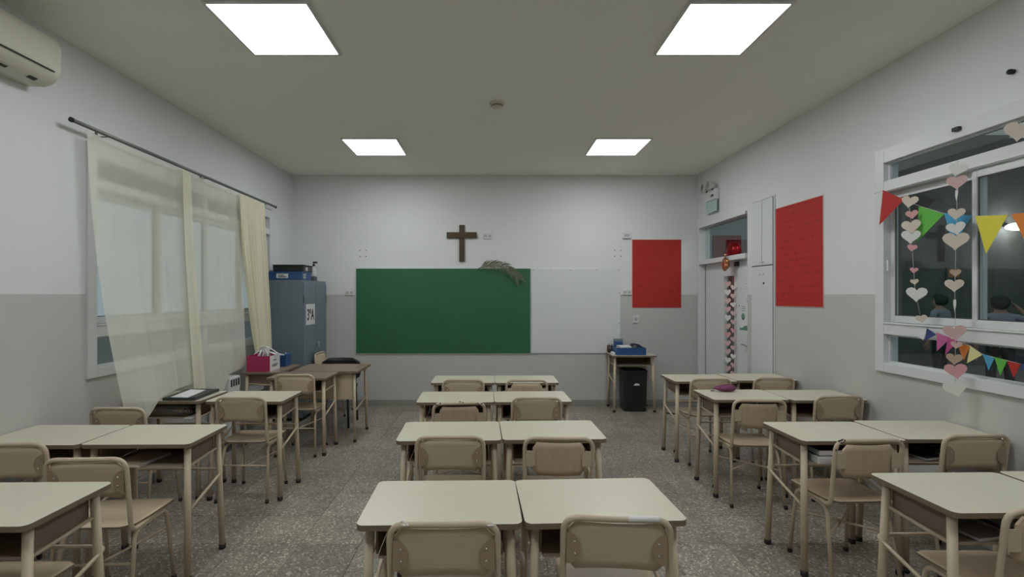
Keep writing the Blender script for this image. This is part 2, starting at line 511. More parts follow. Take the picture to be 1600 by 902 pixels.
# ------------------------------------------------------------------ windows
def build_window(name, side, Y0, Y1, Z0, Z1):
    """side +1 = right wall, -1 = left wall; local x points into the wall"""
    X = XR if side > 0 else XL
    root = struct_root(name, (X, 0, 0))
    sx = side
    def B(bm, d0, d1, y0, y1, z0, z1, bev=0.003):
        a, b = sorted((sx * d0, sx * d1)); box(bm, a, b, y0, y1, z0, z1, bevel=bev)
    dz = Z0 - 1.02
    zr = [Z0, 1.09 + dz, 1.305 + dz * .6, 1.395 + dz * .4, 2.37, 2.454, 2.594, Z1]
    F = 0.08; ym = (Y0 + Y1) / 2
    # outer frame
    bm = bmesh.new()
    B(bm, -0.02, 0.09, Y0, Y0 + F, Z0, Z1); B(bm, -0.02, 0.09, Y1 - F, Y1, Z0, Z1)
    B(bm, -0.02, 0.09, Y0 + F, Y1 - F, zr[0], zr[1]); B(bm, -0.02, 0.09, Y0 + F, Y1 - F, zr[6], zr[7])
    new_obj('window_frame', bm, M_alu, root)
    bm = bmesh.new(); B(bm, -0.018, 0.088, Y0 + F, Y1 - F, zr[2], zr[3] - 0.012)
    B(bm, -0.026, 0.0, Y0 + F, Y1 - F, zr[3] - 0.012, zr[3])
    new_obj('lower_rail', bm, M_alu, root)
    bm = bmesh.new(); B(bm, -0.018, 0.088, Y0 + F, Y1 - F, zr[4], zr[5])
    B(bm, -0.026, -0.018, Y0 + F, Y1 - F, zr[4] + 0.006, zr[4] + 0.016)
    new_obj('upper_rail', bm, M_alu, root)
    for (za, zb, nm) in ((zr[1], zr[2], 'lower_pane'), (zr[5], zr[6], 'transom_pane')):
        bm = bmesh.new(); B(bm, 0.0, 0.07, ym - 0.03, ym + 0.03, za, zb); new_obj('mullion', bm, M_alu, root)
        for (ya, yb) in ((Y0 + F, ym - 0.03), (ym + 0.03, Y1 - F)):
            fr_ = bmesh.new(); s = 0.012
            B(fr_, 0.02, 0.05, ya, yb, za, za + s, 0); B(fr_, 0.02, 0.05, ya, yb, zb - s, zb, 0)
            B(fr_, 0.02, 0.05, ya, ya + s, za + s, zb - s, 0); B(fr_, 0.02, 0.05, yb - s, yb, za + s, zb - s, 0)
            po = new_obj('pane_frame', fr_, M_alu, root)
            g = bmesh.new(); B(g, 0.033, 0.037, ya + s, yb - s, za + s, zb - s, 0)
            new_obj(nm, g, M_glass, po)
    # four sliding sashes on two tracks
    L = (Y1 - Y0 - 2 * F) / 4
    for k in range(4):
        a = Y1 - F - k * L; b = a - L
        d0 = 0.0 if k in (1, 2) else 0.036
        st = 0.032
        a2 = a + (0.03 if k in (1, 3) else 0); b2 = b - (0.0 if k in (1, 3) else 0.0)
        sh = bmesh.new()
        B(sh, d0, d0 + 0.032, b2, b2 + st, zr[3], zr[4]); B(sh, d0, d0 + 0.032, a2 - st, a2, zr[3], zr[4])
        B(sh, d0, d0 + 0.032, b2 + st, a2 - st, zr[3], zr[3] + 0.05); B(sh, d0, d0 + 0.032, b2 + st, a2 - st, zr[4] - 0.05, zr[4])
        so = new_obj('sash', sh, M_alu, root)
        g = bmesh.new(); B(g, d0 + 0.014, d0 + 0.018, b2 + st, a2 - st, zr[3] + 0.05, zr[4] - 0.05, 0)
        new_obj('glass_pane', g, M_glass, so)
        g = bmesh.new()
        for q in ((b2 + st, b2 + st + 0.006, zr[3] + 0.05, zr[4] - 0.05), (a2 - st - 0.006, a2 - st, zr[3] + 0.05, zr[4] - 0.05),
                  (b2 + st + .006, a2 - st - .006, zr[3] + 0.05, zr[3] + 0.056), (b2 + st + .006, a2 - st - .006, zr[4] - 0.056, zr[4] - 0.05)):
            B(g, d0 + 0.008, d0 + 0.013, *q, 0)
        new_obj('seal', g, M_seal, so)
    return root
win_r = build_window('window_1', 1, WRY0, WRY1, WRZ0, WRZ1)
new_obj('latch', boxes((-0.045, -0.02, 3.015, 3.06, 2.637, 2.662), bevel=0.004), M_black, win_r)
new_obj('sash_lock', boxes((-0.012, 0.0, 3.585, 3.60, 1.78, 1.86), bevel=0.002), M_alu, win_r)
win_l = build_window('window_2', -1, WLY0, WLY1, WLZ0, WLZ1)

# outside the left window: yard ground, and an eave added to darken the upper panes
struct('trim_6', boxes((-30, XL - TH, -12, 30, -0.14, -0.02)), M_pave)['label'] = 'yard ground outside the curtained window'
struct('trim_7', boxes((-4.6, XL - TH, 1.5, 8.5, 2.76, 2.9)), M_stone)['label'] = 'eave added outside to darken the upper panes of the curtained window'

# ------------------------------------------------------------------ courtyard outside the right wall
struct('trim_1', boxes((XR + TH, 15, -3, 13, -0.14, -0.02)), M_pave)['label'] = 'dark courtyard paving outside the window'
struct('trim_2', boxes((4.3, 15, 11.0, 11.2, -0.02, 5.2)), M_stone)['label'] = 'rough courtyard wall beyond the window'
struct('trim_3', boxes((14.8, 15, -3, 11.0, -0.02, 5.2)), M_stone)['label'] = 'rough side wall of the dark courtyard'
struct('trim_4', boxes((XR + TH, 4.3, 7.45, 7.6, -0.02, 3.2)), M_tealwall)['label'] = 'teal gallery wall behind the door transom'
struct('trim_8', boxes((XR + TH, 4.3, 7.43, 7.45, -0.02, 1.95)), mat('maroon_slab', (.075, .04, .04), .5, var=.1))['label'] = 'dark maroon slab added behind the door slit'  # slab added to darken the view through the door slit
struct('trim_5', boxes((XR + TH, 4.6, 4.2, 7.45, 3.0, 3.1)), M_ceil)['label'] = 'gallery roof outside the door'

# ------------------------------------------------------------------ door
door = struct_root('door_1', (0, 0, 0))
DX = 3.055
new_obj('jamb', boxes((XR - 0.012, XR + 0.15, DY1 - 0.03, DY1 + 0.018, 0, DZ1), bevel=0.003), M_alu, door)
new_obj('jamb', boxes((XR + 0.02, XR + 0.15, DY0, DY0 + 0.03, 0, DZ1 - 0.03), bevel=0.003), M_alu, door)
new_obj('head', boxes((XR - 0.012, XR + 0.15, DY0 + 0.03, DY1 - 0.03, DZ1 - 0.035, DZ1), bevel=0.003), M_alu, door)
new_obj('transom_bar', boxes((XR - 0.012, DX + 0.05, DY0 + 0.03, DY1 - 0.03, 2.03, 2.09), bevel=0.004), M_alu, door)
new_obj('transom_glass', boxes((DX + 0.0, DX + 0.005, DY0 + 0.03, DY1 - 0.03, 2.09, DZ1 - 0.035)), M_glass, door)
SY0, SY1, SZ0, SZ1 = 6.06, 6.325, 0.35, 1.845
leaf = new_obj('door_leaf', boxes((DX, DX + 0.04, SY1, DY1 - 0.045, 0.01, 2.028), (DX, DX + 0.04, DY0 + 0.035, SY0, 0.01, 2.028),
        (DX, DX + 0.04, SY0, SY1, 0.01, SZ0), (DX, DX + 0.04, SY0, SY1, SZ1, 2.028)), M_alu, door)
new_obj('slit_glass', boxes((DX + 0.018, DX + 0.023, SY0, SY1, SZ0, SZ1)), M_glass, leaf)
new_obj('hinge_gap_strip', boxes((DX - 0.001, DX + 0.03, DY1 - 0.045, DY1 - 0.031, 0.01, 2.028)), M_seal, leaf)  # dark strip put in for the shade in the hinge gap
bm = T_(fillet([(DX, 5.68, 1.0), (DX - 0.045, 5.68, 1.0), (DX - 0.045, 5.79, 1.0)], 0.012), 0.009)
new_obj('door_handle', bm, M_steel, leaf)
new_obj('door_closer', boxes((DX - 0.035, DX - 0.001, 5.93, 6.0, 1.955, 2.01), bevel=0.004), M_black, leaf)

# hearts on the door glass
t = thing('heart_garland', 'two columns of pale pink paper hearts down the door glass slit', 'garland', (DX - 0.004, 0, 0))
Hc = [mat('heart_blush', (0.58, 0.4, 0.4), 0.7, var=.05), mat('heart_white', (0.68, 0.68, 0.66), 0.7, var=.03),
      mat('heart_cream', (0.62, 0.55, 0.47), 0.7, var=.04), mat('heart_tan', (0.45, 0.34, 0.26), 0.7, var=.05), mat('heart_pink', (0.62, 0.32, 0.34), 0.7, var=.05)]
def heart_obj(parent, yc, zc, w_, m, x=0.0, tilt=0.0, turn=0.0, th=0.0012):
    pts = heart2(w_)
    bm = prism(bmesh.new(), pts, -th, 0, 'YZ')
    o = new_obj('heart', bm, m, parent, loc=(x, yc, zc)); o.rotation_euler = (tilt, 0, turn)
    return o
for k in range(13):
    heart_obj(t, 6.135, 1.735 - k * 0.108, 0.092, Hc[(0, 1, 0, 0, 1, 0, 4, 0, 0, 1, 0, 4, 0)[k]], x=-0.04, tilt=random.uniform(-.15, .15), turn=R_(32))
for k in range(12):
    heart_obj(t, 6.01, 1.69 - k * 0.108, 0.075, Hc[(2, 0, 1, 0, 0, 4, 0, 0, 1, 0, 0, 4)[k]], x=-0.035, tilt=random.uniform(-.2, .2), turn=R_(32))
for yy in (6.136, 6.011):
    new_obj('thread', T_([(-0.036, yy - .0, 1.85), (-0.036, yy, 0.38)], 0.001, 5), M_string, t)

# notices on the door
t = thing('notice_sheet', 'white notice with dark emblem and green foot on the door leaf', 'notice', (DX - 0.0015, 0, 0))
new_obj('sheet', boxes((0, 0.001, 5.74, 5.92, 1.17, 1.50)), M_paper, t)
Mgr = mat('notice_green', (0.1, 0.25, 0.16), 0.6, var=.1)
new_obj('emblem', lathe(bmesh.new(), [(0.0, -0.0005), (0.042, -0.0005), (0.042, 0), (0.0, 0)], 20, (0, 5.84, 1.335), axis='X'), Mgr, t)
new_obj('green_foot', prism(bmesh.new(), [(5.741, 1.171), (5.919, 1.171), (5.919, 1.2), (5.86, 1.195), (5.8, 1.225), (5.741, 1.23)], -0.0006, 0, 'YZ'), Mgr, t)
for z in (1.455, 1.43, 1.405): new_obj('text_line', boxes((-0.0005, 0, 5.79, 5.88, z, z + 0.008)), Mgr, t)
for (yy, zz) in ((5.745, 1.525), (5.93, 1.465)): new_obj('pin', lathe(bmesh.new(), [(0, -0.004), (0.008, -0.003), (0.008, 0), (0, 0)], 10, (0, yy, zz), axis='X'), M_black, t)
t = thing('list_sheet', 'tall pale list taped to the upper right of the door', 'notice', (DX - 0.0015, 0, 0))
new_obj('sheet', boxes((0, 0.001, 5.70, 5.80, 1.60, 1.93)), M_paper, t)
for k in range(9): new_obj('text_line', boxes((-0.0005, 0, 5.715, 5.785, 1.63 + k * 0.032, 1.634 + k * 0.032)), mat('grey_ink', (.3, .3, .3), .7, var=.1), t)

# foil balloons
t = thing('foil_balloon', 'small crumpled rose gold foil balloon hanging from the transom bar', 'balloon', (2.925, 6.02, 1.985))
bm = bmesh.new(); bmesh.ops.create_uvsphere(bm, u_segments=20, v_segments=14, radius=0.082)
for v in bm.verts:
    a = math.atan2(v.co.y, v.co.z); v.co *= 1 + 0.09 * math.sin(5 * a) + random.uniform(-.03, .03)
    v.co.x *= 0.4
new_obj('balloon_body', bm, M_gold, t, smooth=True)
new_obj('balloon_neck', lathe(bmesh.new(), [(0.006, 0.08), (0.012, 0.1), (0.02, 0.125), (0.0, 0.125)], 10), M_gold, t)
t = thing('foil_balloon', 'shiny red foil balloon seen through the door transom glass', 'balloon', (3.47, 6.9, 2.235))
bm = bmesh.new(); bmesh.ops.create_uvsphere(bm, u_segments=24, v_segments=16, radius=0.13)
for v in bm.verts: v.co.x *= 0.75; v.co.z *= 1.05
new_obj('balloon_body', bm, M_rfoil, t, smooth=True)
new_obj('ribbon', T_([(0, 0, -0.13), (0.01, 0.01, -0.7), (0, 0, -2.24)], 0.003, 5), M_rfoil, t)
tag(new_obj('wall_banner', boxes((3.42, 3.85, 7.425, 7.449, 2.15, 2.52)), mat('dark_red_cloth', (.16, .01, .012), .8, var=.2)),
    'dark red square banner behind the balloon beyond the transom', 'banner')

# unseen lamp added to light the gallery behind the transom, and courtyard lamp
t = thing('gallery_fill_lamp', 'round unseen lamp added under the gallery roof outside the door', 'lamp', (3.9, 5.6, 3.0))
new_obj('lamp_base', lathe(bmesh.new(), [(0, 0), (0.14, 0), (0.14, -0.02), (0, -0.02)]), M_white, t)
new_obj('lamp_glass', lathe(bmesh.new(), [(0.12, -0.02), (0.115, -0.05), (0.06, -0.08), (0, -0.085)]), emis('gallery_fill_glow', (1, .97, .9), 16), t)
t = thing('courtyard_lamp', 'bright lamp on the courtyard wall beyond the right window', 'lamp', (11.75, 10.99, 3.13))
new_obj('lamp_bracket', boxes((-0.06, 0.06, -0.1, 0.0, 0.02, 0.1), bevel=.01), M_black, t)
bm = bmesh.new(); bmesh.ops.create_uvsphere(bm, u_segments=18, v_segments=10, radius=0.2)
for v in bm.verts: v.co.z *= 0.42; v.co.y -= 0.26
new_obj('lamp_globe', bm, emis('courtyard_glow', (1, .98, .94), 7), t, smooth=True)
t = thing('wall_notice', 'small framed orange notice on the dark courtyard wall', 'frame', (10.55, 10.98, 2.1))
new_obj('frame', boxes((-.17, .17, -.01, .0, -.14, .14)), M_seal, t); new_obj('sheet', boxes((-.13, .13, -.015, -.01, -.1, .1)), mat('orange_sheet', (.45, .2, .07), .7, var=.2), t)

# ------------------------------------------------------------------ people outside in the courtyard
def person(name, label, loc, rz, arm_up=False, H=1.66):
    k = H / 1.66
    root = thing(name, label, 'person', loc, rz)
    V = []; E = []; R = []
    def v(p, r, link=None):
        V.append(tuple(c * k for c in p)); R.append(r if isinstance(r, tuple) else (r, r))
        if link is not None: E.append((link, len(V) - 1))
        return len(V) - 1
    pel = v((0, 0, .92), (.15, .1)); wa = v((0, 0, 1.06), (.13, .09), pel); ch = v((0, .0, 1.24), (.16, .1), wa)
    up = v((0, 0, 1.36), (.13, .08), ch); nk = v((0, 0.01, 1.43), .05, up); hb = v((0, .015, 1.50), (.068, .075), nk); hd = v((0, .02, 1.59), (.075, .09), hb)
    nz = v((0, .125, 1.525), .012, hb)
    for s in (-1, 1):
        hip = v((s * .09, 0, .86), .085, pel); kn = v((s * .1, .01, .48), .058, hip); an = v((s * .1, -.01, .09), .04, kn); to = v((s * .11, .13, .035), .036, an)
        sh = v((s * .19, 0, 1.35), .05, up)
        if arm_up and s > 0:
            el = v((s * .36, .03, 1.28), .042, sh); wr = v((s * .22, .06, 1.46), .028, el); pa = v((s * .17, .06, 1.52), .03, wr); d = Vector((-.6, .1, .8))
        else:
            el = v((s * .245, -.02, 1.08), .04, sh); wr = v((s * .25, .05, .85), .028, el); pa = v((s * .25, .065, .78), (.02, .034), wr); d = Vector((0, .15, -1))
        P0 = Vector(V[pa]) / k
        for f in range(5):
            off = Vector((0, (f - 2) * .016, 0)); ln = (.045, .07, .08, .073, .055)[f]
            a = v(P0 + off + d * .03 + (Vector((0, .02, .01)) if f == 4 else Vector()), .0085, pa)
            v(P0 + off * 1.1 + d * (.03 + ln) + Vector((-s * .012, 0, 0)), .0075, a)
    me = bpy.data.meshes.new('body'); me.from_pydata(V, E, []); me.update()
    o = bpy.data.objects.new('body', me); COL.objects.link(o)
    md = o.modifiers.new('skin', 'SKIN'); md.use_smooth_shade = True
    for i, sv in enumerate(me.skin_vertices[0].data): sv.radius = (R[i][0] * k, R[i][1] * k)
    me.skin_vertices[0].data[0].use_root = True
    sb = o.modifiers.new('sub', 'SUBSURF'); sb.levels = 2; sb.render_levels = 2
    bpy.context.view_layer.update()
    dg = bpy.context.evaluated_depsgraph_get()
    nm = bpy.data.meshes.new_from_object(o.evaluated_get(dg))
    o.modifiers.clear(); o.data = nm; o.parent = root
    nm.materials.clear()
    for m in (M_skin, M_shirt, M_trouser, M_black): nm.materials.append(m)
    for p in nm.polygons:
        z = p.center.z / k; p.use_smooth = True
        x = abs(p.center.x) / k
        p.material_index = 3 if z < .08 else 2 if (z < .93 and x < .2) else 1 if (z < 1.41 and (x < .23 or z > 1.1)) else 0
    bm = bmesh.new(); bmesh.ops.create_uvsphere(bm, u_segments=20, v_segments=14, radius=0.105 * k)
    for q in bm.verts:
        q.co.y *= 1.12; q.co.z *= 1.15
        if q.co.y > 0.03 and q.co.z < 0.04: q.co.y = 0.03 + (q.co.y - .03) * .2
    bmesh.ops.translate(bm, vec=(0, 0.0, 1.575 * k), verts=bm.verts)
    new_obj('hair', bm, M_hair, root, smooth=True)
    for s in (-1, 1):
        bm = bmesh.new(); bmesh.ops.create_uvsphere(bm, u_segments=8, v_segments=6, radius=0.011)
        bmesh.ops.translate(bm, vec=(s * .032 * k, .1 * k, 1.56 * k), verts=bm.verts); new_obj('eye', bm, M_black, root)
    return root
person('person', 'dark haired person in a grey top standing in the courtyard behind the left window pane', (7.75, 8.3, -0.02), math.radians(20), H=1.62)
person('person', 'dark haired person with one raised arm standing in the courtyard behind the right pane', (7.2, 6.8, -0.02), math.radians(-30), arm_up=True, H=1.6)

# ------------------------------------------------------------------ wall fixtures, back wall
def bx(px): return (px - 769) * YB / FPX
def bz(py): return EYE - (py - 461) * YB / FPX
t = thing('chalkboard', 'long dark green chalkboard on the back wall under the cross', 'board', (0, YB, 0))
x0, x1, z0, z1 = bx(557), bx(828.5), bz(552), bz(420)
new_obj('writing_surface', boxes((x0, x1, -0.02, -0.004, z0, z1)), M_green, t)
e_ = 0.008
new_obj('edge_strip', boxes((x0 - e_, x1 + e_, -0.016, -0.001, z1, z1 + e_), (x0 - e_, x0, -0.016, -0.001, z0, z1),
        (x1, x1 + e_, -0.016, -0.001, z0, z1), (x0 - e_, x1 + e_, -0.016, -0.001, z0 - e_, z0)), M_white, t)
t = thing('whiteboard_panel', 'plain white board panel fixed right of the green chalkboard', 'board', (0, YB, 0))
x0, x1 = bx(830.2), bx(969)
new_obj('panel', boxes((x0, x1, -0.014, -0.001, z0, z1), bevel=0.002), M_panel, t)
for px in (834, 860, 891, 932, 966):
    new_obj('screw', lathe(bmesh.new(), [(0, -0.017), (0.006, -0.0165), (0.006, -0.013), (0, -0.013)], 10, (bx(px), 0, z1 - 0.02), axis='Y'), M_seal, t)
for py in (458, 505):
    new_obj('screw', lathe(bmesh.new(), [(0, -0.017), (0.006, -0.0165), (0.006, -0.013), (0, -0.013)], 10, (x1 - 0.015, 0, bz(py)), axis='Y'), M_seal, t)
t = thing('crucifix', 'plain dark brown wooden cross on the white back wall', 'cross', (0, YB, 0))
new_obj('upright', boxes((bx(717.6), bx(726), -0.03, -0.002, bz(409), bz(352)), bevel=0.004), M_wood, t)
new_obj('crossbar', boxes((bx(698), bx(745), -0.032, -0.002, bz(372.3), bz(363.3)), bevel=0.004), M_wood, t)
def plate(px0, px1, py0, py1, label, slots=1, m=M_white, name='wall_plate', cat='socket', d=0.016):
    t = thing(name, label, cat, (0, YB, 0))
    a, b, c, e = bx(px0), bx(px1), bz(py1), bz(py0)
    new_obj('cover', boxes((a, b, -d, -0.001, c, e), bevel=0.004), m, t)
    w_ = (b - a); h_ = (e - c)
    for k in range(slots):
        u = a + w_ * (k + 0.5) / slots
        new_obj('module', boxes((u - w_ * .22 / slots * 1.4, u + w_ * .22 / slots * 1.4, -d - 0.003, -d + 0.002, c + h_ * .28, e - h_ * .28), bevel=0.002), M_module, t)
    return t
plate(755.5, 768.5, 364.5, 373.5, 'white socket plate right beside the wooden cross', 2)
plate(972.5, 985.5, 363.5, 373, 'white junction box above left of the red poster on the back wall', 1, d=0.03)
plate(540, 553, 453.5, 461.5, 'white socket plate at the dado edge left of the chalkboard', 2)
plate(972.5, 986.5, 452.5, 461, 'white socket plate at the dado edge left of the red back poster', 2, d=0.02)
plate(988.5, 998, 492.5, 504.5, 'upright white light switch under the red poster on the back wall', 1, name='light_switch', cat='switch')
def screw_holes(pts, label):
    t = thing('anchor_screws', label, 'screws', (0, YB, 0))
    for (px, py) in pts:
        new_obj('screw', lathe(bmesh.new(), [(0, -0.006), (0.008, -0.005), (0.008, -0.001), (0, -0.001)], 10, (bx(px), 0, bz(py)), axis='Y'), M_seal, t)
screw_holes([(562.5, 391.5), (572, 391.5), (562.5, 401), (572, 401)], 'four small screws in a square above the left end of the chalkboard')
screw_holes([(960.5, 391.5), (970, 391.5), (960.5, 400.5), (970, 400.5)], 'four small screws in a square beside the red back poster')
t = thing('red_poster', 'red paper poster with faint writing on the back wall above the switch', 'poster', (bx(1026), YB, bz(428)))
w2, h2 = (bx(1064) - bx(988)) / 2, (bz(375) - bz(481)) / 2
new_obj('sheet', boxes((-w2, w2, -0.006, -0.004, -h2, h2)), M_redb, t)
new_obj('backing', boxes((-w2 - .009, w2 + .006, -0.004, -0.001, -h2 - .006, h2 + .009)), M_pinkedge, t)

# palm frond lying along the top of the chalkboard
t = thing('palm_frond', 'dried palm frond draped over the top edge of the chalkboard', 'plant', (0, YB - 0.035, 0))
ctrl = [(747, 420.5), (758, 415.5), (772, 414.5), (786, 417.5), (798, 423.5), (807, 431), (813, 440)]
sp_ = [Vector((bx(a), -0.01 - 0.0025 * i, bz(b))) for i, (a, b) in enumerate(ctrl)]
sp_ = fillet(sp_, 0.08, 3)
new_obj('stem', tube(bmesh.new(), sp_, [0.006 * (1 - 0.7 * i / len(sp_)) for i in range(len(sp_))], 7), M_leaf, t)
nL = 84
for k in range(nL):
    u = 0.03 + 0.95 * k / nL
    f_ = u * (len(sp_) - 1); i = int(f_); P0 = sp_[i].lerp(sp_[min(i + 1, len(sp_) - 1)], f_ - i)
    Tn = (sp_[min(i + 1, len(sp_) - 1)] - sp_[i]).normalized()
    s = 1 if k % 3 else -1
    ln = (0.17 if s > 0 else 0.15) * (1 - 0.35 * abs(u - .4)) * random.uniform(.75, 1.1)
    nrm = Vector((-Tn.z, 0, Tn.x)) * s
    d = (Tn * 1.0 + nrm * random.uniform(.45, .75) + Vector((0, random.uniform(-.28, -.02), 0))).normalized()
    tip = P0 + d * ln + Vector((0, 0, -0.02 * (1 if s > 0 else 2)))
    mid = P0 + d * ln * .5 + Vector((0, 0, 0.008))
    wv = d.cross(Vector((0, 1, 0))).normalized() * 0.0052
    bm = bmesh.new(); q = Vector((0, -0.0015, 0))
    a = [bm.verts.new(p) for p in (P0 - wv * .5, mid - wv, tip, mid + wv, P0 + wv * .5)]
    b = [bm.verts.new(p + q) for p in (P0 - wv * .5, mid - wv, tip, mid + wv, P0 + wv * .5)]
    bm.faces.new(a); bm.faces.new(b[::-1])
    for j in range(5): bm.faces.new((a[j], a[(j + 1) % 5], b[(j + 1) % 5], b[j]))
    new_obj('leaflet', bm, M_leaf, t)

# ------------------------------------------------------------------ right wall fixtures
t = thing('red_poster', 'large red paper poster with dark handwriting on the right wall', 'poster', (XR, 4.658, 1.993))
pts = [(-.357, -.502), (.357, -.507), (.357, .503), (-.35, .50)]
new_obj('sheet', prism(bmesh.new(), pts, -0.007, -0.005, 'YZ'), M_red, t)
new_obj('backing', prism(bmesh.new(), [(a * 1.02, b * 1.012) for a, b in pts], -0.005, -0.001, 'YZ'), M_pinkedge, t)

t = thing('utility_cupboard', 'flush white cupboard panel between the door and the red wall poster', 'cupboard', (XR, 0, 0))
CY0, CY1 = 5.03, 5.47
M_cup = mat('cupboard_paint', (0.64, 0.67, 0.68), 0.4, var=.03, scale=2)
new_obj('carcass', boxes((-0.012, -0.0005, CY0, CY1, 0.0, 2.655)), M_cup, t)
M_line = mat('gap_shadow', (.12, .13, .13), .7, var=.1)  # dark colour standing in for the shade in the door gaps
ymid = 5.25
for (ya, yb, za, zb, nm) in ((CY0 + .022, ymid - .004, 1.925, 2.635, 'upper_door'), (ymid + .004, CY1 - .012, 1.925, 2.635, 'upper_door'),
                             (CY0 + .022, CY1 - .012, 0.06, 1.913, 'lower_door')):
    d_ = new_obj(nm, boxes((-0.022, -0.012, ya, yb, za, zb), bevel=.002), M_cup, t)
    new_obj('door_gap', boxes((-0.0135, -0.012, ya - .006, yb + .006, za - .006, zb + .006)), M_line, d_)
    if nm == 'upper_door':
        yy = yb - .03 if ya < 5.2 else ya + .03
        new_obj('pull', boxes((-0.034, -0.022, yy - .012, yy + .012, 1.955, 1.963), bevel=.002), M_steel, d_)
    else:
        for yy in (5.215, 5.285): new_obj('pull', boxes((-0.034, -0.022, yy - .012, yy + .012, 1.82, 1.828), bevel=.002), M_steel, d_)
        new_obj('lock', lathe(bmesh.new(), [(0, -0.028), (0.013, -0.027), (0.013, -0.022), (0, -0.022)], 14, (0, 5.21, 1.727), axis='X'), M_black, d_)

t = thing('emergency_light', 'twin headed emergency light over a pale green sign above the door', 'light', (XR, 6.42, 0))
new_obj('housing', boxes((-0.06, -0.001, -0.15, 0.15, 2.86, 3.0), bevel=.01), M_white, t)
for s in (-1, 1):
    hd = new_obj('lamp_head', lathe(bmesh.new(), [(0.0, 0.05), (0.04, 0.04), (0.058, -0.02), (0.06, -0.03), (0.0, -0.032)], 18, (-0.09, s * 0.085, 3.045), axis='X'), M_white, t)
    new_obj('lens', lathe(bmesh.new(), [(0.0, -0.036), (0.045, -0.034), (0.05, -0.032), (0, -0.031)], 18, (-0.09, s * 0.085, 3.045), axis='X'), M_steel, hd)
    new_obj('bracket', boxes((-0.07, -0.05, s * .085 - .012, s * .085 + .012, 2.985, 3.03)), M_seal, hd)
new_obj('indicator', boxes((-0.064, -0.06, -0.11, -0.03, 2.9, 2.93)), M_seal, t)
new_obj('sign_panel', boxes((-0.045, -0.035, -0.16, 0.15, 2.70, 2.855), bevel=.003), M_teal, t)

tag(new_obj('wall_hook', lathe(bmesh.new(), [(0.0, -0.03), (0.014, -0.028), (0.016, -0.015), (0.008, -0.008), (0.014, -0.001), (0.0, -0.001)], 12, (XR, 2.735, 2.872), axis='X'), M_black),
    'tiny black knob high on the right wall above the window', 'hook')

# ------------------------------------------------------------------ air conditioner
t = thing('air_conditioner', 'aged cream wall air conditioner at the top left corner', 'air conditioner', (XL, 0, 0))
prof = [(0.0, 2.895), (0.11, 2.89), (0.165, 2.908), (0.2, 2.94), (0.217, 2.99), (0.217, 3.12), (0.2, 3.17), (0.15, 3.19), (0.0, 3.19)]
bm = bmesh.new()
Y0, Y1 = 2.02, 2.995
def ring_(y, s, dz=0):
    return [bm.verts.new((x * s, y, 3.01 + (z - 3.01) * (1 - (1 - s) * .6))) for x, z in prof]
rs_ = [ring_(Y0, .9), ring_(Y0 + .01, .97), ring_(Y0 + .025, 1), ring_(Y1 - .025, 1), ring_(Y1 - .01, .97), ring_(Y1, .9)]
for i in range(len(rs_) - 1):
    for j in range(len(prof) - 1):
        f = bm.faces.new((rs_[i][j], rs_[i][j + 1], rs_[i + 1][j + 1], rs_[i + 1][j])); f.smooth = j < 8
bm.faces.new(rs_[0]); bm.faces.new(rs_[-1])
new_obj('body', bm, M_ac, t)
new_obj('panel_seam', boxes((0.2095, 0.2185, Y0 + .05, Y1 - .06, 2.961, 2.967)), M_dark, t)
def slant(y0, y1, u0, u1, out, m, nm):
    # strip on the slanted underside, u along the profile from (0.165,2.885) to (0.2,2.925)
    A, B_ = Vector((0.1, 0, 2.8895)), Vector((0.168, 0, 2.9095))
    n_ = Vector((0.3, 0, -.95)).normalized() * out
    p0, p1 = A.lerp(B_, u0), A.lerp(B_, u1)
    b2 = bmesh.new()
    q = [b2.verts.new(Vector((p.x, yy, p.z)) + o) for o in (n_, -n_) for (p, yy) in ((p0, y0), (p1, y0), (p1, y1), (p0, y1))]
    b2.faces.new(q[:4]); b2.faces.new(q[4:][::-1])
    for j in range(4): b2.faces.new((q[j], q[(j + 1) % 4], q[4 + (j + 1) % 4], q[4 + j]))
    return new_obj(nm, b2, m, t)
slant(Y0 + .08, Y1 - .25, .0, .95, .003, M_ac, 'louvre')
slant(Y0 + .09, Y1 - .27, .3, .6, .005, M_dark, 'air_slot')
slant(Y1 - .15, Y1 - .1, .35, .75, .004, M_dark, 'display_window')

# ------------------------------------------------------------------ curtains and rod
RX = -2.80
t = thing('curtain_rod', 'thin grey metal curtain rod above the left window', 'rod', (RX, 0, 2.755))
new_obj('pole', T_([(0, 3.2, 0.012), (0, 6.2, -0.018)], 0.014, 10), mat('rod_metal', (.2, .2, .19), .45, metal=.6, var=.2), t)
for yy in (3.5, 4.75, 6.1):
    new_obj('bracket', boxes((-0.088, 0.0, yy - .004, yy + .004, -0.006, 0.0), (-0.09, -0.084, yy - .01, yy + .01, -.012, .03)), M_seal, t)
for yy in (3.195, 6.205): new_obj('end_cap', T_([(0, yy - .008, 0.012 if yy < 4 else -.018), (0, yy + .008, 0.012 if yy < 4 else -.018)], .017, 10), M_black, t)

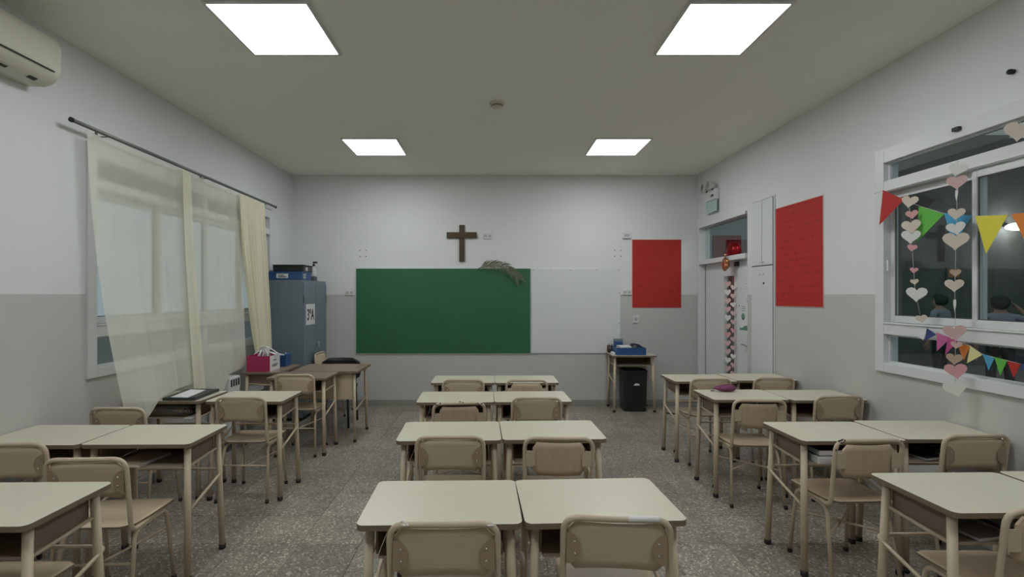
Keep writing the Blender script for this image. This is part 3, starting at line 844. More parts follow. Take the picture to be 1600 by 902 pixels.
def lerp_list(keys, u):
    for (u0, p0), (u1, p1) in zip(keys, keys[1:]):
        if u <= u1:
            q = (u - u0) / max(1e-6, u1 - u0); q = q * q * (3 - 2 * q)
            return Vector(p0).lerp(Vector(p1), q)
    return Vector(keys[-1][1])
def curtain(label, m, y0, y1, bottom, nfold, amp, nu=70, nv=46, power=2.2, seed=0, group=None):
    rnd = random.Random(seed)
    ph = [rnd.uniform(0, 6) for _ in range(4)]
    bm = bmesh.new(); grid = []
    for j in range(nv + 1):
        v = j / nv; row = []
        for i in range(nu + 1):
            u = i / nu
            yt = y0 + (y1 - y0) * u
            zt = 2.742 - 0.03 * (yt - 3.2) / 3 - 0.012 * abs(math.sin(PI * nfold * u))
            top = Vector((RX + 0.004, yt, zt)); bot = lerp_list(bottom, u)
            wv = v ** power
            P = Vector((top.x + (bot.x - top.x) * wv, top.y + (bot.y - top.y) * (v ** 1.3), top.z + (bot.z - top.z) * v))
            fold = math.sin(2 * PI * nfold * u + ph[0] + 0.5 * math.sin(3 * v + ph[1])) + 0.4 * math.sin(2 * PI * nfold * 2.3 * u + ph[2])
            am = amp * (0.25 + 0.75 * min(1, v * 2.5)) * (1 - 0.6 * max(0, v - .8) / .2)
            P.x += am * fold
            P.z += 0.004 * math.sin(9 * u + ph[3]) * v
            P.x = max(P.x, XL + 0.035)
            row.append(bm.verts.new(P))
        grid.append(row)
    for j in range(nv):
        for i in range(nu):
            f = bm.faces.new((grid[j][i], grid[j][i + 1], grid[j + 1][i + 1], grid[j + 1][i])); f.smooth = True
    me = bpy.data.meshes.new('curtain'); bm.to_mesh(me); bm.free(); me.materials.append(m)
    o = bpy.data.objects.new('curtain', me); COL.objects.link(o)
    return tag(o, label, 'curtain', group or 'cream curtains on the left window')
curtain('nearest cream sheer curtain panel, its hem flopped over the desk', M_curt, 3.31, 4.33,
        [(0, (-2.63, 3.42, .80)), (.22, (-2.53, 3.53, .70)), (.42, (-2.56, 3.70, .80)), (.68, (-2.65, 4.05, .812)), (1, (-2.72, 4.38, .80))], 3, 0.007, seed=3)
curtain('middle cream sheer curtain panel hanging straight behind the desk', M_curt, 4.30, 5.38,
        [(0, (-2.76, 4.32, .64)), (.3, (-2.70, 4.60, .62)), (.42, (-2.665, 4.78, .66)), (.52, (-2.68, 4.90, .80)), (1, (-2.69, 5.26, .81))], 4, 0.008, seed=5, power=1.5)
curtain('bunched yellowish curtain panel nearest the metal cabinet', M_curt2, 5.25, 5.83,
        [(0, (-2.67, 5.41, .80)), (.35, (-2.69, 5.52, .86)), (1, (-2.74, 5.88, .95))], 6, 0.022, nu=90, seed=9, power=1.5)
for vtx in bpy.data.objects['curtain.002'].data.vertices: vtx.co.x += 0.034
o = curtain('narrow doubled curtain edge where two cream panels overlap', M_curt3, 4.29, 4.41,
        [(0, (-2.72, 4.34, .66)), (1, (-2.73, 4.53, .66))], 1, 0.006, nu=16, seed=2, power=1.5)
for vtx in o.data.vertices: vtx.co.x += 0.03

# ------------------------------------------------------------------ heater below left window
t = thing('gas_heater', 'white wall heater with dark vent slots below the left window', 'heater', (0, 0, 0))
new_obj('casing', boxes((XL + .014, -2.66, 4.86, 5.075, 0.1, 0.755), bevel=.012), M_white, t)
for k in range(4):
    new_obj('vent_slot', boxes((-2.662, -2.657, 4.885 + k * .045, 4.91 + k * .045, .66, .73)), M_dark, t)
new_obj('foot', boxes((-2.85, -2.69, 4.89, 5.05, 0.0, 0.1)), M_seal, t)

# ------------------------------------------------------------------ DESKS
DW, DD = 0.60, 0.41
def leg_with_foot(parent, top, foot, r=0.0175, name='leg', m=M_frame, rr=0.020):
    top, foot = Vector(top), Vector(foot)
    d = (foot - top).normalized()
    a = foot - d * (0.03 / max(.3, abs(d.z)))
    lg = new_obj(name, T_([top, a + d * 0.004], r, 12), m, parent)
    f2 = Vector((foot.x, foot.y, 0.0005))
    bm = tube(bmesh.new(), [a, f2 + Vector((0, 0, .004)), f2], [rr, rr * 1.02, rr * .9], 12)
    new_obj('rubber_foot', bm, M_rubber, lg)
    return lg
def make_desk(label, top_m=M_lam, w_=DW, d_=DD, group='cream student desks'):
    t = thing('school_desk', label, 'desk', (0, 0, 0), 0, group)
    bm = prism(bmesh.new(), rrect(-w_ / 2, w_ / 2, -d_ / 2, d_ / 2, 0.028, 5), DT - 0.0215, DT - 0.0025, mi=1)
    prism(bm, rrect(-w_ / 2, w_ / 2, -d_ / 2, d_ / 2, 0.028, 5), DT - 0.0025, DT, mi=0, mi_side=1)
    new_obj('desk_top', bm, [top_m, M_edge], t)
    lx, ly = w_ / 2 - 0.042, d_ / 2 - 0.055
    for sx in (-1, 1):
        for sy in (-1, 1):
            leg_with_foot(t, (sx * lx, sy * ly, DT - 0.021), (sx * (lx + .017), sy * (ly + .028), 0))
    # book tray: bottom board, back panel, two side panels and side rails
    zt = DT - 0.150
    ix = lx - 0.022
    new_obj('tray_board', boxes((-ix + .006, ix - .006, -ly + .0, ly, zt, zt + .012), bevel=.002), M_tray, t)
    new_obj('tray_back', boxes((-ix + .006, ix - .006, ly - .006, ly + .004, zt + .012, DT - .0225)), M_trayd, t)
    for sx in (-1, 1):
        new_obj('tray_side', boxes((sx * ix - .004, sx * ix + .004, -ly + .012, ly - .008, zt + .012, DT - .0225)), M_trayd, t)
        new_obj('side_rail', T_([(sx * (lx + .0), -ly, zt + .004), (sx * (lx + .0), ly, zt + .022)], .008, 8), M_frame, t)
    # bent brace: low at the front legs, rising to a cross bar behind the rear legs
    bx_ = lx + .012; by = ly + .045
    pth = fillet([(-bx_, -ly - .012, .385), (-bx_ - .004, by, .495), (bx_ + .004, by, .495), (bx_, -ly - .012, .385)], .04, 5)
    new_obj('brace_bar', T_(pth, .0085, 8), M_frame, t)
    return t
desk0 = make_desk('cream topped student desk')
desk_used = [False]
def at_near(nl, nr, h=EYE - DT):
    """world pose of a desk from the image ends of its near top edge (both on the plane z = DT)"""
    P = []
    for (px, py) in (nl, nr):
        Y = h * FPX / (py - 461.0); P.append(Vector(((px - 769.0) * Y / FPX, Y, 0)))
    return P
def place_desk(xl, yl, rot, label, proto=None):
    """xl,yl: near-left corner of the top"""
    global desk0
    p = proto or desk0
    c = Vector((DW / 2, DD / 2, 0)); c.rotate(Matrix.Rotation(rot, 3, 'Z'))
    loc = (xl + c.x, yl + c.y, 0)
    if proto is None and not desk_used[0]:
        desk_used[0] = True
        p.location = loc; p.rotation_euler = (0, 0, rot); p['label'] = label
        return p
    return dup(p, loc, rot, label)
R = math.radians
DESKS = [
 (-0.490, 1.715, R(1.3), 'nearest centre desk on the left, bare cream top in the bottom foreground'),
 (0.120, 1.728, R(2.6), 'nearest centre desk on the right, bare cream top in the bottom foreground'),
 (-0.546, 2.705, R(1.6), 'second row centre desk on the left, behind the foreground pair'),
 (0.060, 2.727, R(1.8), 'second row centre desk on the right, with the wood grained chair back before it'),
 (-0.585, 3.676, R(1.0), 'third row centre desk on the left, with the chipped brown chair'),
 (0.020, 3.690, R(1.5), 'third row centre desk on the right'),
 (-0.577, 4.494, R(0.3), 'farthest centre desk on the left, before the chalkboard'),
 (0.027, 4.498, R(0.3), 'farthest centre desk on the right, before the white panel'),
 (-2.262, 1.70, R(0.8), 'desk cut off by the bottom left corner of the picture'),
 (-2.272, 2.640, R(0.8), 'left column desk holding a spiral notebook, aisle side'),
 (-2.882, 2.635, R(0.0), 'left column desk against the left wall in front of the curtain hem'),
 (-2.226, 3.710, R(0.0), 'left column desk on the aisle just right of the black folder'),
 (-2.870, 3.722, R(0.0), 'left column desk under the black folder and curtain hem'),
 (1.748, 1.812, R(1.0), 'right column desk in the bottom right corner, aisle side'),
 (2.358, 1.835, R(0.0), 'right column desk cut off by the right picture edge'),
 (1.752, 2.705, R(0.8), 'right column desk with the blue binder in its tray, aisle side'),
 (2.359, 2.740, R(0.0), 'right column desk by the wall under the lower bunting'),
 (1.744, 3.770, R(0.0), 'right column desk with the purple pencil case on it'),
 (2.352, 3.752, R(0.6), 'right column desk by the wall under the window corner'),
 (1.742, 4.568, R(0.0), 'farthest right column desk, aisle side near the door'),
 (2.352, 4.620, R(0.0), 'farthest right column desk by the wall under the big red poster'),
]
for d in DESKS: place_desk(*d)
desk_b = make_desk('brown topped desk left of the teacher table with a cream chair pushed in', M_lamb, group='brown topped desks')
desk_b.location = (-1.945, 4.955, 0); desk_b.rotation_euler = (0, 0, R(-0.5))
dup(desk_b, (-2.47, 5.40, 0), R(90), 'brown topped desk carrying the magenta box beside the cabinet')
dup(desk0, (1.937, 6.715, 0), 0, 'cream desk against the back wall over the black bin')['group'] = 'cream student desks'

# teacher table
t = thing('teacher_table', 'brown topped teacher table with a cream front panel by the cabinet', 'table', (-1.815, 5.46, 0))
bm = prism(bmesh.new(), rrect(-.365, .365, -.28, .28, .012, 3), DT - .022, DT, mi=0, mi_side=1)
new_obj('table_top', bm, [M_lamb, M_edge], t)
for sx in (-1, 1):
    for sy in (-1, 1):
        leg_with_foot(t, (sx * .31, sy * .22, DT - .02), (sx * .325, sy * .25, 0), r=.016, rr=.018)
    new_obj('side_rail', T_([(sx * .318, -.235, .33), (sx * .318, .235, .40)], .009, 8), M_frame, t)
new_obj('front_panel', boxes((-.29, .29, -.222, -.206, .46, DT - .022)), M_ply, t)
new_obj('drawer_box', boxes((-.28, .0, -.2, .2, .62, DT - .023)), M_trayd, t)

# ------------------------------------------------------------------ CHAIRS
def bowed(xh, zb, zt, y_at, thick, nx=10, nz=6, bow=0.02, rc=0.03, bottom_arc=0.0):
    """curved backrest panel, bowed away from the sitter"""
    bm = bmesh.new(); F_, B_ = [], []
    for j in range(nz + 1):
        for i in range(nx + 1):
            u = -1 + 2 * i / nx; v = j / nz
            zz = zb + (zt - zb) * v
            # rounded corners: pull in the outer columns at top and bottom
            k = 1.0
            dzb = min(zz - zb, zt - zz)
            if dzb < rc: k = 1 - (rc - math.sqrt(max(0, rc * rc - (rc - dzb) ** 2))) / xh
            xx = xh * u * k
            zz2 = zz - bottom_arc * (1 - v) * (1 - u * u)
            yy = y_at(zz) - bow * (1 - u * u)
            F_.append(bm.verts.new((xx, yy + thick / 2, zz2))); B_.append(bm.verts.new((xx, yy - thick / 2, zz2)))
    W = nx + 1
    for j in range(nz):
        for i in range(nx):
            a = j * W + i
            f = bm.faces.new((F_[a], F_[a + 1], F_[a + 1 + W], F_[a + W])); f.smooth = True
            f = bm.faces.new((B_[a], B_[a + W], B_[a + 1 + W], B_[a + 1])); f.smooth = True
    rim = [j * W for j in range(nz + 1)] + [nz * W + i for i in range(1, W)] + [j * W + nx for j in range(nz - 1, -1, -1)] + [i for i in range(nx - 1, 0, -1)]
    for a, b in zip(rim, rim[1:] + rim[:1]):
        bm.faces.new((F_[a], F_[b], B_[b], B_[a]))
    return bm
def make_chair(kind, label, group):
    t = thing('school_chair', label, 'chair', (0, 0, 0), 0, group)
    r = 0.0115; xh = 0.187
    yb = lambda z: -0.175 - 0.045 * max(0, (z - .47)) / .36
    # inverted U back tube continuing under the seat
    p = [(-.16, .15, .438), (-xh + .002, -.175, .438), (-xh, yb(.81), .811), (-.06, yb(.81) - .012, .813), (.06, yb(.81) - .012, .813), (xh, yb(.81), .811), (xh - .002, -.175, .438), (.16, .15, .438)]
    new_obj('back_frame', T_(fillet(p, [0, .05, .075, .05, .05, .075, .05, 0], 6), r, 10), M_frame, t)
    # legs: each half of the two side hoops
    for sx in (-1, 1):
        rear = [(sx * .165, 0.0, .418), (sx * .168, -.125, .418), (sx * .196, -.205, 0.0)]
        front = [(sx * .165, 0.0, .418), (sx * .162, .135, .418), (sx * .18, .178, 0.0)]
        for pth in (rear, front):
            q = fillet(pth, .05, 5)
            lg = new_obj('leg', T_(q[:-1] + [q[-1] + (q[-2] - q[-1]).normalized() * .02], .0105, 9), M_frame, t)
            d = (q[-2] - q[-1]).normalized()
            f0 = Vector((q[-1].x, q[-1].y, .0005))
            new_obj('rubber_foot', tube(bmesh.new(), [q[-1] + d * .026, f0 + Vector((0, 0, .004)), f0], [.0135, .014, .0125], 9), M_rubber, lg)
    zS = .27
    fr_ = lambda sx, z: Vector((sx * (.162 + .018 * (1 - z / .418)), .135 + .043 * (1 - z / .418), z))
    re_ = lambda sx, z: Vector((sx * (.168 + .028 * (1 - z / .418)), -.125 - .08 * (1 - z / .418), z))
    if kind == 'A':
        new_obj('stretcher', T_([re_(-1, zS), re_(1, zS)], .007, 8), M_frame, t)
        for sx in (-1, 1): new_obj('brace', T_([fr_(sx, zS + .04), Vector((sx * .02, -.15, zS + .006))], .006, 8), M_frame, t)
    else:
        new_obj('brace', T_(fillet([re_(-1, zS), (0, 0, zS - .012), fr_(1, zS)], .08, 4), .007, 8), M_frame, t)
        new_obj('brace', T_(fillet([re_(1, zS), (0, 0, zS + .006), fr_(-1, zS)], .08, 4), .007, 8), M_frame, t)
    # seat
    bm = bmesh.new(); top, bot = [], []
    nx, ny = 12, 12
    for j in range(ny + 1):
        for i in range(nx + 1):
            u = -1 + 2 * i / nx; v = j / ny
            yy = -.165 + .35 * v
            hw = .172 + .022 * math.sin(v * PI * .6)
            rc = .05; dd = min(yy + .165, .185 - yy)
            if dd < rc: hw -= rc - math.sqrt(max(0, rc * rc - (rc - dd) ** 2))
            zz = .448 - .012 * (1 - u * u) * math.sin(PI * min(1, v * 1.05)) + .004 * v - .03 * max(0, v - .8) ** 2 / .04 * .35
            top.append(bm.verts.new((hw * u, yy, zz + .0105))); bot.append(bm.verts.new((hw * u, yy, zz)))
    W = nx + 1
    for j in range(ny):
        for i in range(nx):
            a = j * W + i
            f = bm.faces.new((top[a], top[a + 1], top[a + 1 + W], top[a + W])); f.smooth = True
            f = bm.faces.new((bot[a], bot[a + W], bot[a + 1 + W], bot[a + 1])); f.smooth = True
    rim = [j * W for j in range(ny + 1)] + [ny * W + i for i in range(1, W)] + [j * W + nx for j in range(ny - 1, -1, -1)] + [i for i in range(nx - 1, 0, -1)]
    for a, b in zip(rim, rim[1:] + rim[:1]):
        f = bm.faces.new((top[a], top[b], bot[b], bot[a])); f.material_index = 1
    new_obj('seat', bm, [M_ply if kind == 'A' else M_plyb, M_edge], t)
    if kind == 'A':
        new_obj('backrest', bowed(.173, .615, .797, lambda z: yb(z) + .004, .009, bow=.014, rc=.03, bottom_arc=-.014), M_ply, t)
        for sx in (-1, 1):
            pts = [(sx * (.174), .64 + .0)] 
            pts = [(sx * .176 - sx * .052 * math.sin(PI * k / 12), .70 - .056 * math.cos(PI * k / 12)) for k in range(13)]
            ym = yb(.70) - .0095
            tb = new_obj('tab', prism(bmesh.new(), pts, ym - .0025, ym, 'XZ'), M_tab, t)
            tb.data.polygons[0].use_smooth = False
            for dz in (-.02, .022):
                bm = lathe(bmesh.new(), [(0, -.003), (.0035, -.002), (.0045, 0), (0, 0)], 10, (sx * .147, ym - .0025, .70 + dz), axis='Y')
                new_obj('rivet', bm, M_steel, tb)
    else:
        new_obj('backrest', bowed(.142, .60, .785, lambda z: yb(z) + .004, .010, bow=.016, rc=.022), M_plyb, t)
        for sx in (-1, 1):
            a, b = sorted((sx * .128, sx * .178)); ym = yb(.70)
            new_obj('bracket', boxes((a, b, ym - .009, ym - .005, .655, .74), bevel=.002), M_frame, t)
    return t
chA = make_chair('A', 'a', 'cream backed student chairs')
chB = make_chair('B', 'b', 'brown backed student chairs')
BT = 0.2175          # the back tube stands this far behind the chair's origin
first = {'A': True, 'B': True}
def place_chair(kind, xc, yback, rot, label):
    p = chA if kind == 'A' else chB
    off = Vector((0, BT, 0)); off.rotate(Matrix.Rotation(rot, 3, 'Z'))
    loc = (xc + off.x, yback + off.y, 0)
    if first[kind]:
        first[kind] = False
        p.location = loc; p.rotation_euler = (0, 0, rot); p['label'] = label
        return p
    return dup(p, loc, rot, label)
CHAIRS = [
 ('A', -0.167, 1.654, R(1), 'cream chair at the bottom centre left, only its back in the frame'),
 ('A', 0.44, 1.695, R(-4), 'cream chair at the bottom centre right with a white strip on its top tube'),
 ('A', -0.233, 2.66, R(0), 'cream chair at the left of the second centre row'),
 ('B', 0.366, 2.638, R(-2), 'brown grained chair back with side brackets, right of the second centre row'),
 ('B', -0.24, 3.488, R(5), 'brown chair with chipped paint on its top tube, third centre row left'),
 ('A', 0.34, 3.665, R(0), 'cream chair at the right of the third centre row'),
 ('A', -0.266, 4.437, R(0), 'cream chair at the left of the farthest centre row'),
 ('B', 0.318, 4.417, R(0), 'brown chair at the right of the farthest centre row'),
 ('A', -1.962, 1.665, R(0), 'cream chair under the bottom left corner desk, mostly out of frame'),
 ('A', -1.95, 2.3, R(3), 'cream chair with full seat visible under the left notebook desk'),
 ('A', -2.55, 2.53, R(3), 'cream chair cut off by the left picture edge'),
 ('A', -1.925, 3.672, R(0), 'cream chair standing clear on the left aisle right of the black folder'),
 ('A', -2.6, 3.33, R(0), 'cream chair below the curtain hem by the left wall'),
 ('A', -1.94, 4.715, R(0), 'cream chair pushed under the brown desk before the teacher table'),
 ('B', 2.07, 1.755, R(0), 'brown chair cut off by the bottom right picture corner'),
 ('B', 2.045, 2.6, R(2), 'brown chair with scuffed top tube under the blue binder desk'),
 ('A', 2.71, 2.685, R(2.5), 'cream chair by the right wall under the bunting window'),
 ('B', 1.995, 3.58, R(-4), 'brown chair under the pencil case desk on the right aisle'),
 ('A', 2.685, 3.712, R(2), 'cream chair by the right wall in the third right row'),
 ('A', 2.045, 4.488, R(1), 'cream chair on the aisle in the farthest right row'),
 ('A', 2.662, 4.53, R(0), 'cream chair by the wall in the farthest right row'),
]
for c in CHAIRS: place_chair(*c)
place_chair('A', -2.335, 6.50, R(-90), 'cream chair turned sideways against the cabinet doors')
# wear on single chairs: chipped enamel, a taped strip
top_path = fillet([(-.185, -.175, .438), (-.187, -.2175, .811), (-.06, -.2295, .813), (.06, -.2295, .813), (.187, -.2175, .811), (.185, -.175, .438)], [0, .075, .05, .05, .075, 0], 12)
def wear(chair, spots, m, rad=.0117):
    rr_ = random.Random(11)
    for (xw, n) in spots:
        near = [p for p in top_path if abs(p.x - xw) < .03 and p.z > .70]
        for k in range(n):
            p = rr_.choice(near)
            bm = bmesh.new(); bmesh.ops.create_icosphere(bm, subdivisions=2, radius=1)
            sx_, sz_ = rr_.uniform(.004, .009), rr_.uniform(.003, .007)
            a = rr_.uniform(.2, 2.2)
            for v in bm.verts:
                v.co = Vector((v.co.x * sx_, v.co.y * .0035, v.co.z * sz_)); v.co.rotate(Matrix.Rotation(-a + PI / 2, 3, 'X'))
                v.co += Vector((p.x + (k % 3 - 1) * .004, p.y - math.cos(a - .3) * .0095 - .002, p.z + math.sin(a - .3) * .0095))
            new_obj('paint_chip', bm, m, chair, smooth=True)
def by_label(t_): return next(o for o in COL.objects if o.get('label') == t_)
wear(by_label(CHAIRS[4][4]), [(-.165, 5), (.165, 5), (.0, 2)], M_black)
wear(by_label(CHAIRS[4][4]), [(-.15, 3), (.15, 3)], M_paper)
wear(by_label(CHAIRS[15][4]), [(-.18, 9), (-.165, 4), (.17, 2)], M_black)
wear(by_label(CHAIRS[0][4]), [(-.13, 3), (.14, 3)], M_paper)
seg = [p + Vector((0, -.0012, .0022)) for p in top_path if .035 < p.x < .15 and p.z > .79]
seg = [Vector((.035, -.2295 - .0012, .8152))] + seg
new_obj('tape_strip', T_(seg, .0108, 10), M_paper, by_label(CHAIRS[1][4]))['label'] = 'white worn strip on the top tube'

# black padded teacher chair
t = thing('teacher_chair', 'black padded chair behind the teacher table', 'chair', (-1.94, 5.95, 0), R(180))
new_obj('backrest', bowed(.25, .50, .79, lambda z: -.21 - .03 * (z - .5), .03, bow=.03, rc=.1), M_black, t)
bm = prism(bmesh.new(), rrect(-.23, .23, -.2, .2, .05), .44, .475); new_obj('seat', bm, M_black, t)
for sx in (-1, 1):
    for sy in (-1, 1):
        new_obj('leg', T_([(sx * .2, sy * .17, .44), (sx * .215, sy * .19, 0.001)], .014, 8), M_black, t)
    new_obj('back_post', T_([(sx * .19, -.19, .44), (sx * .19, -.225, .7)], .012, 8), M_black, t)

# ------------------------------------------------------------------ metal cabinet and what stands on it
CX0, CX1, CYa, CYb, CZ = XL + .014, -2.387, 6.07, 6.925, 1.79
t = thing('metal_cabinet', 'tall blue grey steel cabinet in the left back corner', 'cabinet', (0, 0, 0))
new_obj('carcass', boxes((CX0, CX1 - .014, CYa, CYb, .04, CZ), bevel=.004), M_cab, t)
new_obj('plinth', boxes((CX0 + .02, CX1 - .04, CYa + .02, CYb - .02, 0, .04)), M_black, t)
cym = (CYa + CYb) / 2 - .01
for (a, b) in ((CYa + .015, cym - .003), (cym + .003, CYb - .015)):
    d_ = new_obj('cabinet_door', boxes((CX1 - .014, CX1, a, b, .07, CZ - .04), bevel=.004), M_cab, t)
    if b > cym + .1:
        new_obj('lock_handle', boxes((CX1, CX1 + .02, a + .06, a + .11, .88, .96), bevel=.006), M_steel, d_)
    for z in (.3, 1.5):
        yy = a + .004 if b < cym + .1 else b - .004
        new_obj('hinge', T_([(CX1 - .002, yy, z), (CX1 - .002, yy, z + .09)], .007, 8), M_seal, d_)
new_obj('side_knob', lathe(bmesh.new(), [(0, -.008), (.012, -.006), (.012, 0), (0, 0)], 10, (-2.61, CYa, .86), axis='Y'), M_steel, t)
# sheet with the class number
s_ = thing('class_sign', 'white sheet lettered 3ºA taped to the cabinet door', 'sign', (CX1 + .001, 6.305, 1.345))
new_obj('sheet', boxes((0, .001, -.155, .155, -.135, .135)), M_paper, s_)
fc = bpy.data.curves.new('lettering', 'FONT'); fc.body = '3ºA'; fc.size = .2; fc.align_x = 'CENTER'; fc.align_y = 'CENTER'; fc.extrude = .0004; fc.offset = .004
fo = bpy.data.objects.new('lettering', fc); COL.objects.link(fo)
bpy.context.view_layer.update()
me = bpy.data.meshes.new_from_object(fo.evaluated_get(bpy.context.evaluated_depsgraph_get()))
bpy.data.objects.remove(fo)
lo = bpy.data.objects.new('lettering', me); COL.objects.link(lo); me.materials.clear(); me.materials.append(M_ink)
lo.parent = s_; lo.location = (.0016, 0, -.01); lo.rotation_euler = (R(90), 0, R(90)); lo.scale = (.78, 1, 1)

def labelled(parent, specs, m=M_paper):
    """paper label with thin ink lines: (axis, plane, a0,a1,z0,z1)"""
    for (ax, d, a0, a1, z0, z1) in specs:
        e = .0012
        if ax == 'Y': L_ = new_obj('paper_label', boxes((a0, a1, d - e, d, z0, z1)), m, parent)
        else: L_ = new_obj('paper_label', boxes((d, d + e, a0, a1, z0, z1)), m, parent)
        for k in range(2):
            zz = z0 + (z1 - z0) * (.3 + .35 * k); hh = (z1 - z0) * .09
            aa, ab = a0 + (a1 - a0) * .15, a1 - (a1 - a0) * (.15 + .2 * k)
            if ax == 'Y': new_obj('ink_line', boxes((aa, ab, d - e - .0006, d - e, zz - hh, zz + hh)), M_ink, L_)
            else: new_obj('ink_line', boxes((d + e, d + e + .0006, aa, ab, zz - hh, zz + hh)), M_ink, L_)
t = thing('storage_box', 'flat blue box with white labels on top of the steel cabinet', 'box', (0, 0, 0))
new_obj('box_body', boxes((-2.87, -2.42, 6.10, 6.42, CZ, CZ + .105), bevel=.006), M_blue, t)
new_obj('lid_rim', boxes((-2.875, -2.415, 6.095, 6.425, CZ + .083, CZ + .107), bevel=.004), M_blue, t)
labelled(t, [('Y', 6.0945, -2.74, -2.59, CZ + .025, CZ + .08), ('X', -2.4145, 6.14, 6.22, CZ + .02, CZ + .045), ('X', -2.4145, 6.14, 6.22, CZ + .055, CZ + .08)])
t = thing('storage_box', 'slim black box with a white label lying on the blue box', 'box', (0, 0, 0))
new_obj('box_body', boxes((-2.80, -2.41, 6.12, 6.44, CZ + .107, CZ + .185), bevel=.012), M_black, t)
new_obj('lid', boxes((-2.803, -2.407, 6.117, 6.443, CZ + .185, CZ + .197), bevel=.004), M_black, t)
labelled(t, [('X', -2.4095, 6.2, 6.27, CZ + .12, CZ + .165)])
t = thing('small_carton', 'little grey box behind the blue box on the cabinet', 'box', (-2.47, 6.56, CZ))
new_obj('carton_body', boxes((-.06, .06, -.05, .05, 0, .06), bevel=.004), M_seal, t); new_obj('flap', boxes((-.06, .06, -.05, .0, .06, .064)), M_cab, t)
t = thing('spray_bottle', 'clear pale bottle with a dark nozzle standing on the cabinet', 'bottle', (-2.49, 6.70, CZ))
new_obj('bottle_body', lathe(bmesh.new(), [(0, 0), (.042, 0), (.045, .02), (.045, .14), (.03, .18), (.015, .205), (.015, .215), (0, .215)], 18), mat('milky_plastic', (.55, .57, .57), .25, var=.03), t)
noz = new_obj('nozzle', lathe(bmesh.new(), [(.017, .21), (.017, .235), (.008, .245), (.008, .26), (0, .26)], 12), M_black, t)
new_obj('trigger', boxes((-.012, .05, -.008, .008, .25, .275), bevel=.004), M_black, t)

# ------------------------------------------------------------------ magenta box of strips, blue box
t = thing('magenta_box', 'open magenta box with a white labelled side on the brown desk', 'box', (0, 0, 0))
xa, xb, ya, yb_, za, zb = -2.634, -2.385, 5.15, 5.39, DT, DT + .168
e = .005
new_obj('box_walls', boxes((xa, xb, ya, ya + e, za, zb), (xa, xb, yb_ - e, yb_, za, zb), (xa, xa + e, ya + e, yb_ - e, za, zb), (xb - e, xb, ya + e, yb_ - e, za, zb), (xa + e, xb - e, ya + e, yb_ - e, za, za + e)), M_mag, t)
new_obj('side_label', boxes((xb, xb + .0015, ya + .002, yb_ - .002, za + .002, zb - .002)), M_paper, t)
for (z, l0, l1) in ((.11, .07, .15), (.06, .05, .19), (.045, .05, .17)):
    new_obj('ink_line', boxes((xb + .0015, xb + .002, ya + l0, ya + l1, za + z, za + z + .009)), M_ink, t)
t = thing('cable_bundle', 'tangle of white plastic strips in the magenta box', 'strips', (-2.51, 5.27, DT + .01))
rn = random.Random(4)
for k in range(13):
    a0 = rn.uniform(0, 6.28); r0 = rn.uniform(.03, .085); hgt = rn.uniform(.20, .27)
    p0 = Vector((math.cos(a0) * r0, math.sin(a0) * r0, .02)); a1 = a0 + rn.uniform(1.5, 3.2)
    lim = rn.uniform(.06, .1)
    p1 = Vector((math.cos(a0) * r0 * 1.1, math.sin(a0) * r0 * 1.1, hgt * .8)); p2 = Vector((math.cos(a1) * lim * .5, math.sin(a1) * lim * .5, hgt)); p3 = Vector((math.cos(a1) * lim, math.sin(a1) * lim, hgt * rn.uniform(.6, .85)))
    if k < 3: p3 = Vector((.17 + .02 * k, -.02 + .03 * k, .15)); 
    new_obj('strip', T_(fillet([p0, p1, p2, p3], .07, 5), .0065, 7), M_paper, t)
t = thing('small_blue_box', 'small blue box behind the magenta box on the brown desk', 'box', (-2.45, 5.575, DT))
new_obj('box_body', boxes((-.1, .085, -.07, .07, 0, .12), bevel=.005), M_blue, t); new_obj('lid', boxes((-.103, .088, -.073, .073, .12, .14), bevel=.004), M_blue, t)

# ------------------------------------------------------------------ black folder and paper on the left desk
zt = DT + .001
t = thing('document_folder', 'black zip folder lying on the left desk by the curtain', 'folder', (0, 0, 0))
pts = [(-2.565, 3.735), (-2.315, 3.735), (-2.335, 4.105), (-2.60, 4.105)]
new_obj('cover', prism(bmesh.new(), pts, zt, zt + .022), M_black, t)
new_obj('zip_edge', prism(bmesh.new(), [(a + (-.004 if a < -2.45 else .004), b + (-.004 if b < 3.9 else .004)) for a, b in pts], zt + .009, zt + .013), M_seal, t)
tag(new_obj('paper_sheet', prism(bmesh.new(), [(-2.52, 3.765), (-2.375, 3.745), (-2.41, 4.04), (-2.555, 4.07)], zt + .0222, zt + .0235), M_paper),
    'white sheet of paper lying on the black folder', 'paper')
tz = DT - .150 + .013
t = thing('school_bag', 'flat dark grey bag pushed into the tray under the black folder', 'bag', (-2.56, 3.905, tz))
bm = prism(bmesh.new(), rrect(-.17, .17, -.12, .12, .05), 0, .075)
bmesh.ops.bevel(bm, geom=[e for e in bm.edges], offset=.02, segments=3, affect='EDGES')
new_obj('bag_body', bm, mat('grey_canvas', (.22, .2, .165), .85, var=.2, bump=.2), t, smooth=True)
new_obj('strap', T_(fillet([(-.12, -.13, .03), (0, -.155, .06), (.12, -.13, .025)], .08, 5), .008, 8), M_seal, t)
tag(new_obj('loose_paper', boxes((-2.40, -2.33, 3.73, 3.9, tz + .0, tz + .003)), M_paper), 'scrap of white paper at the tray edge under the black folder', 'paper')

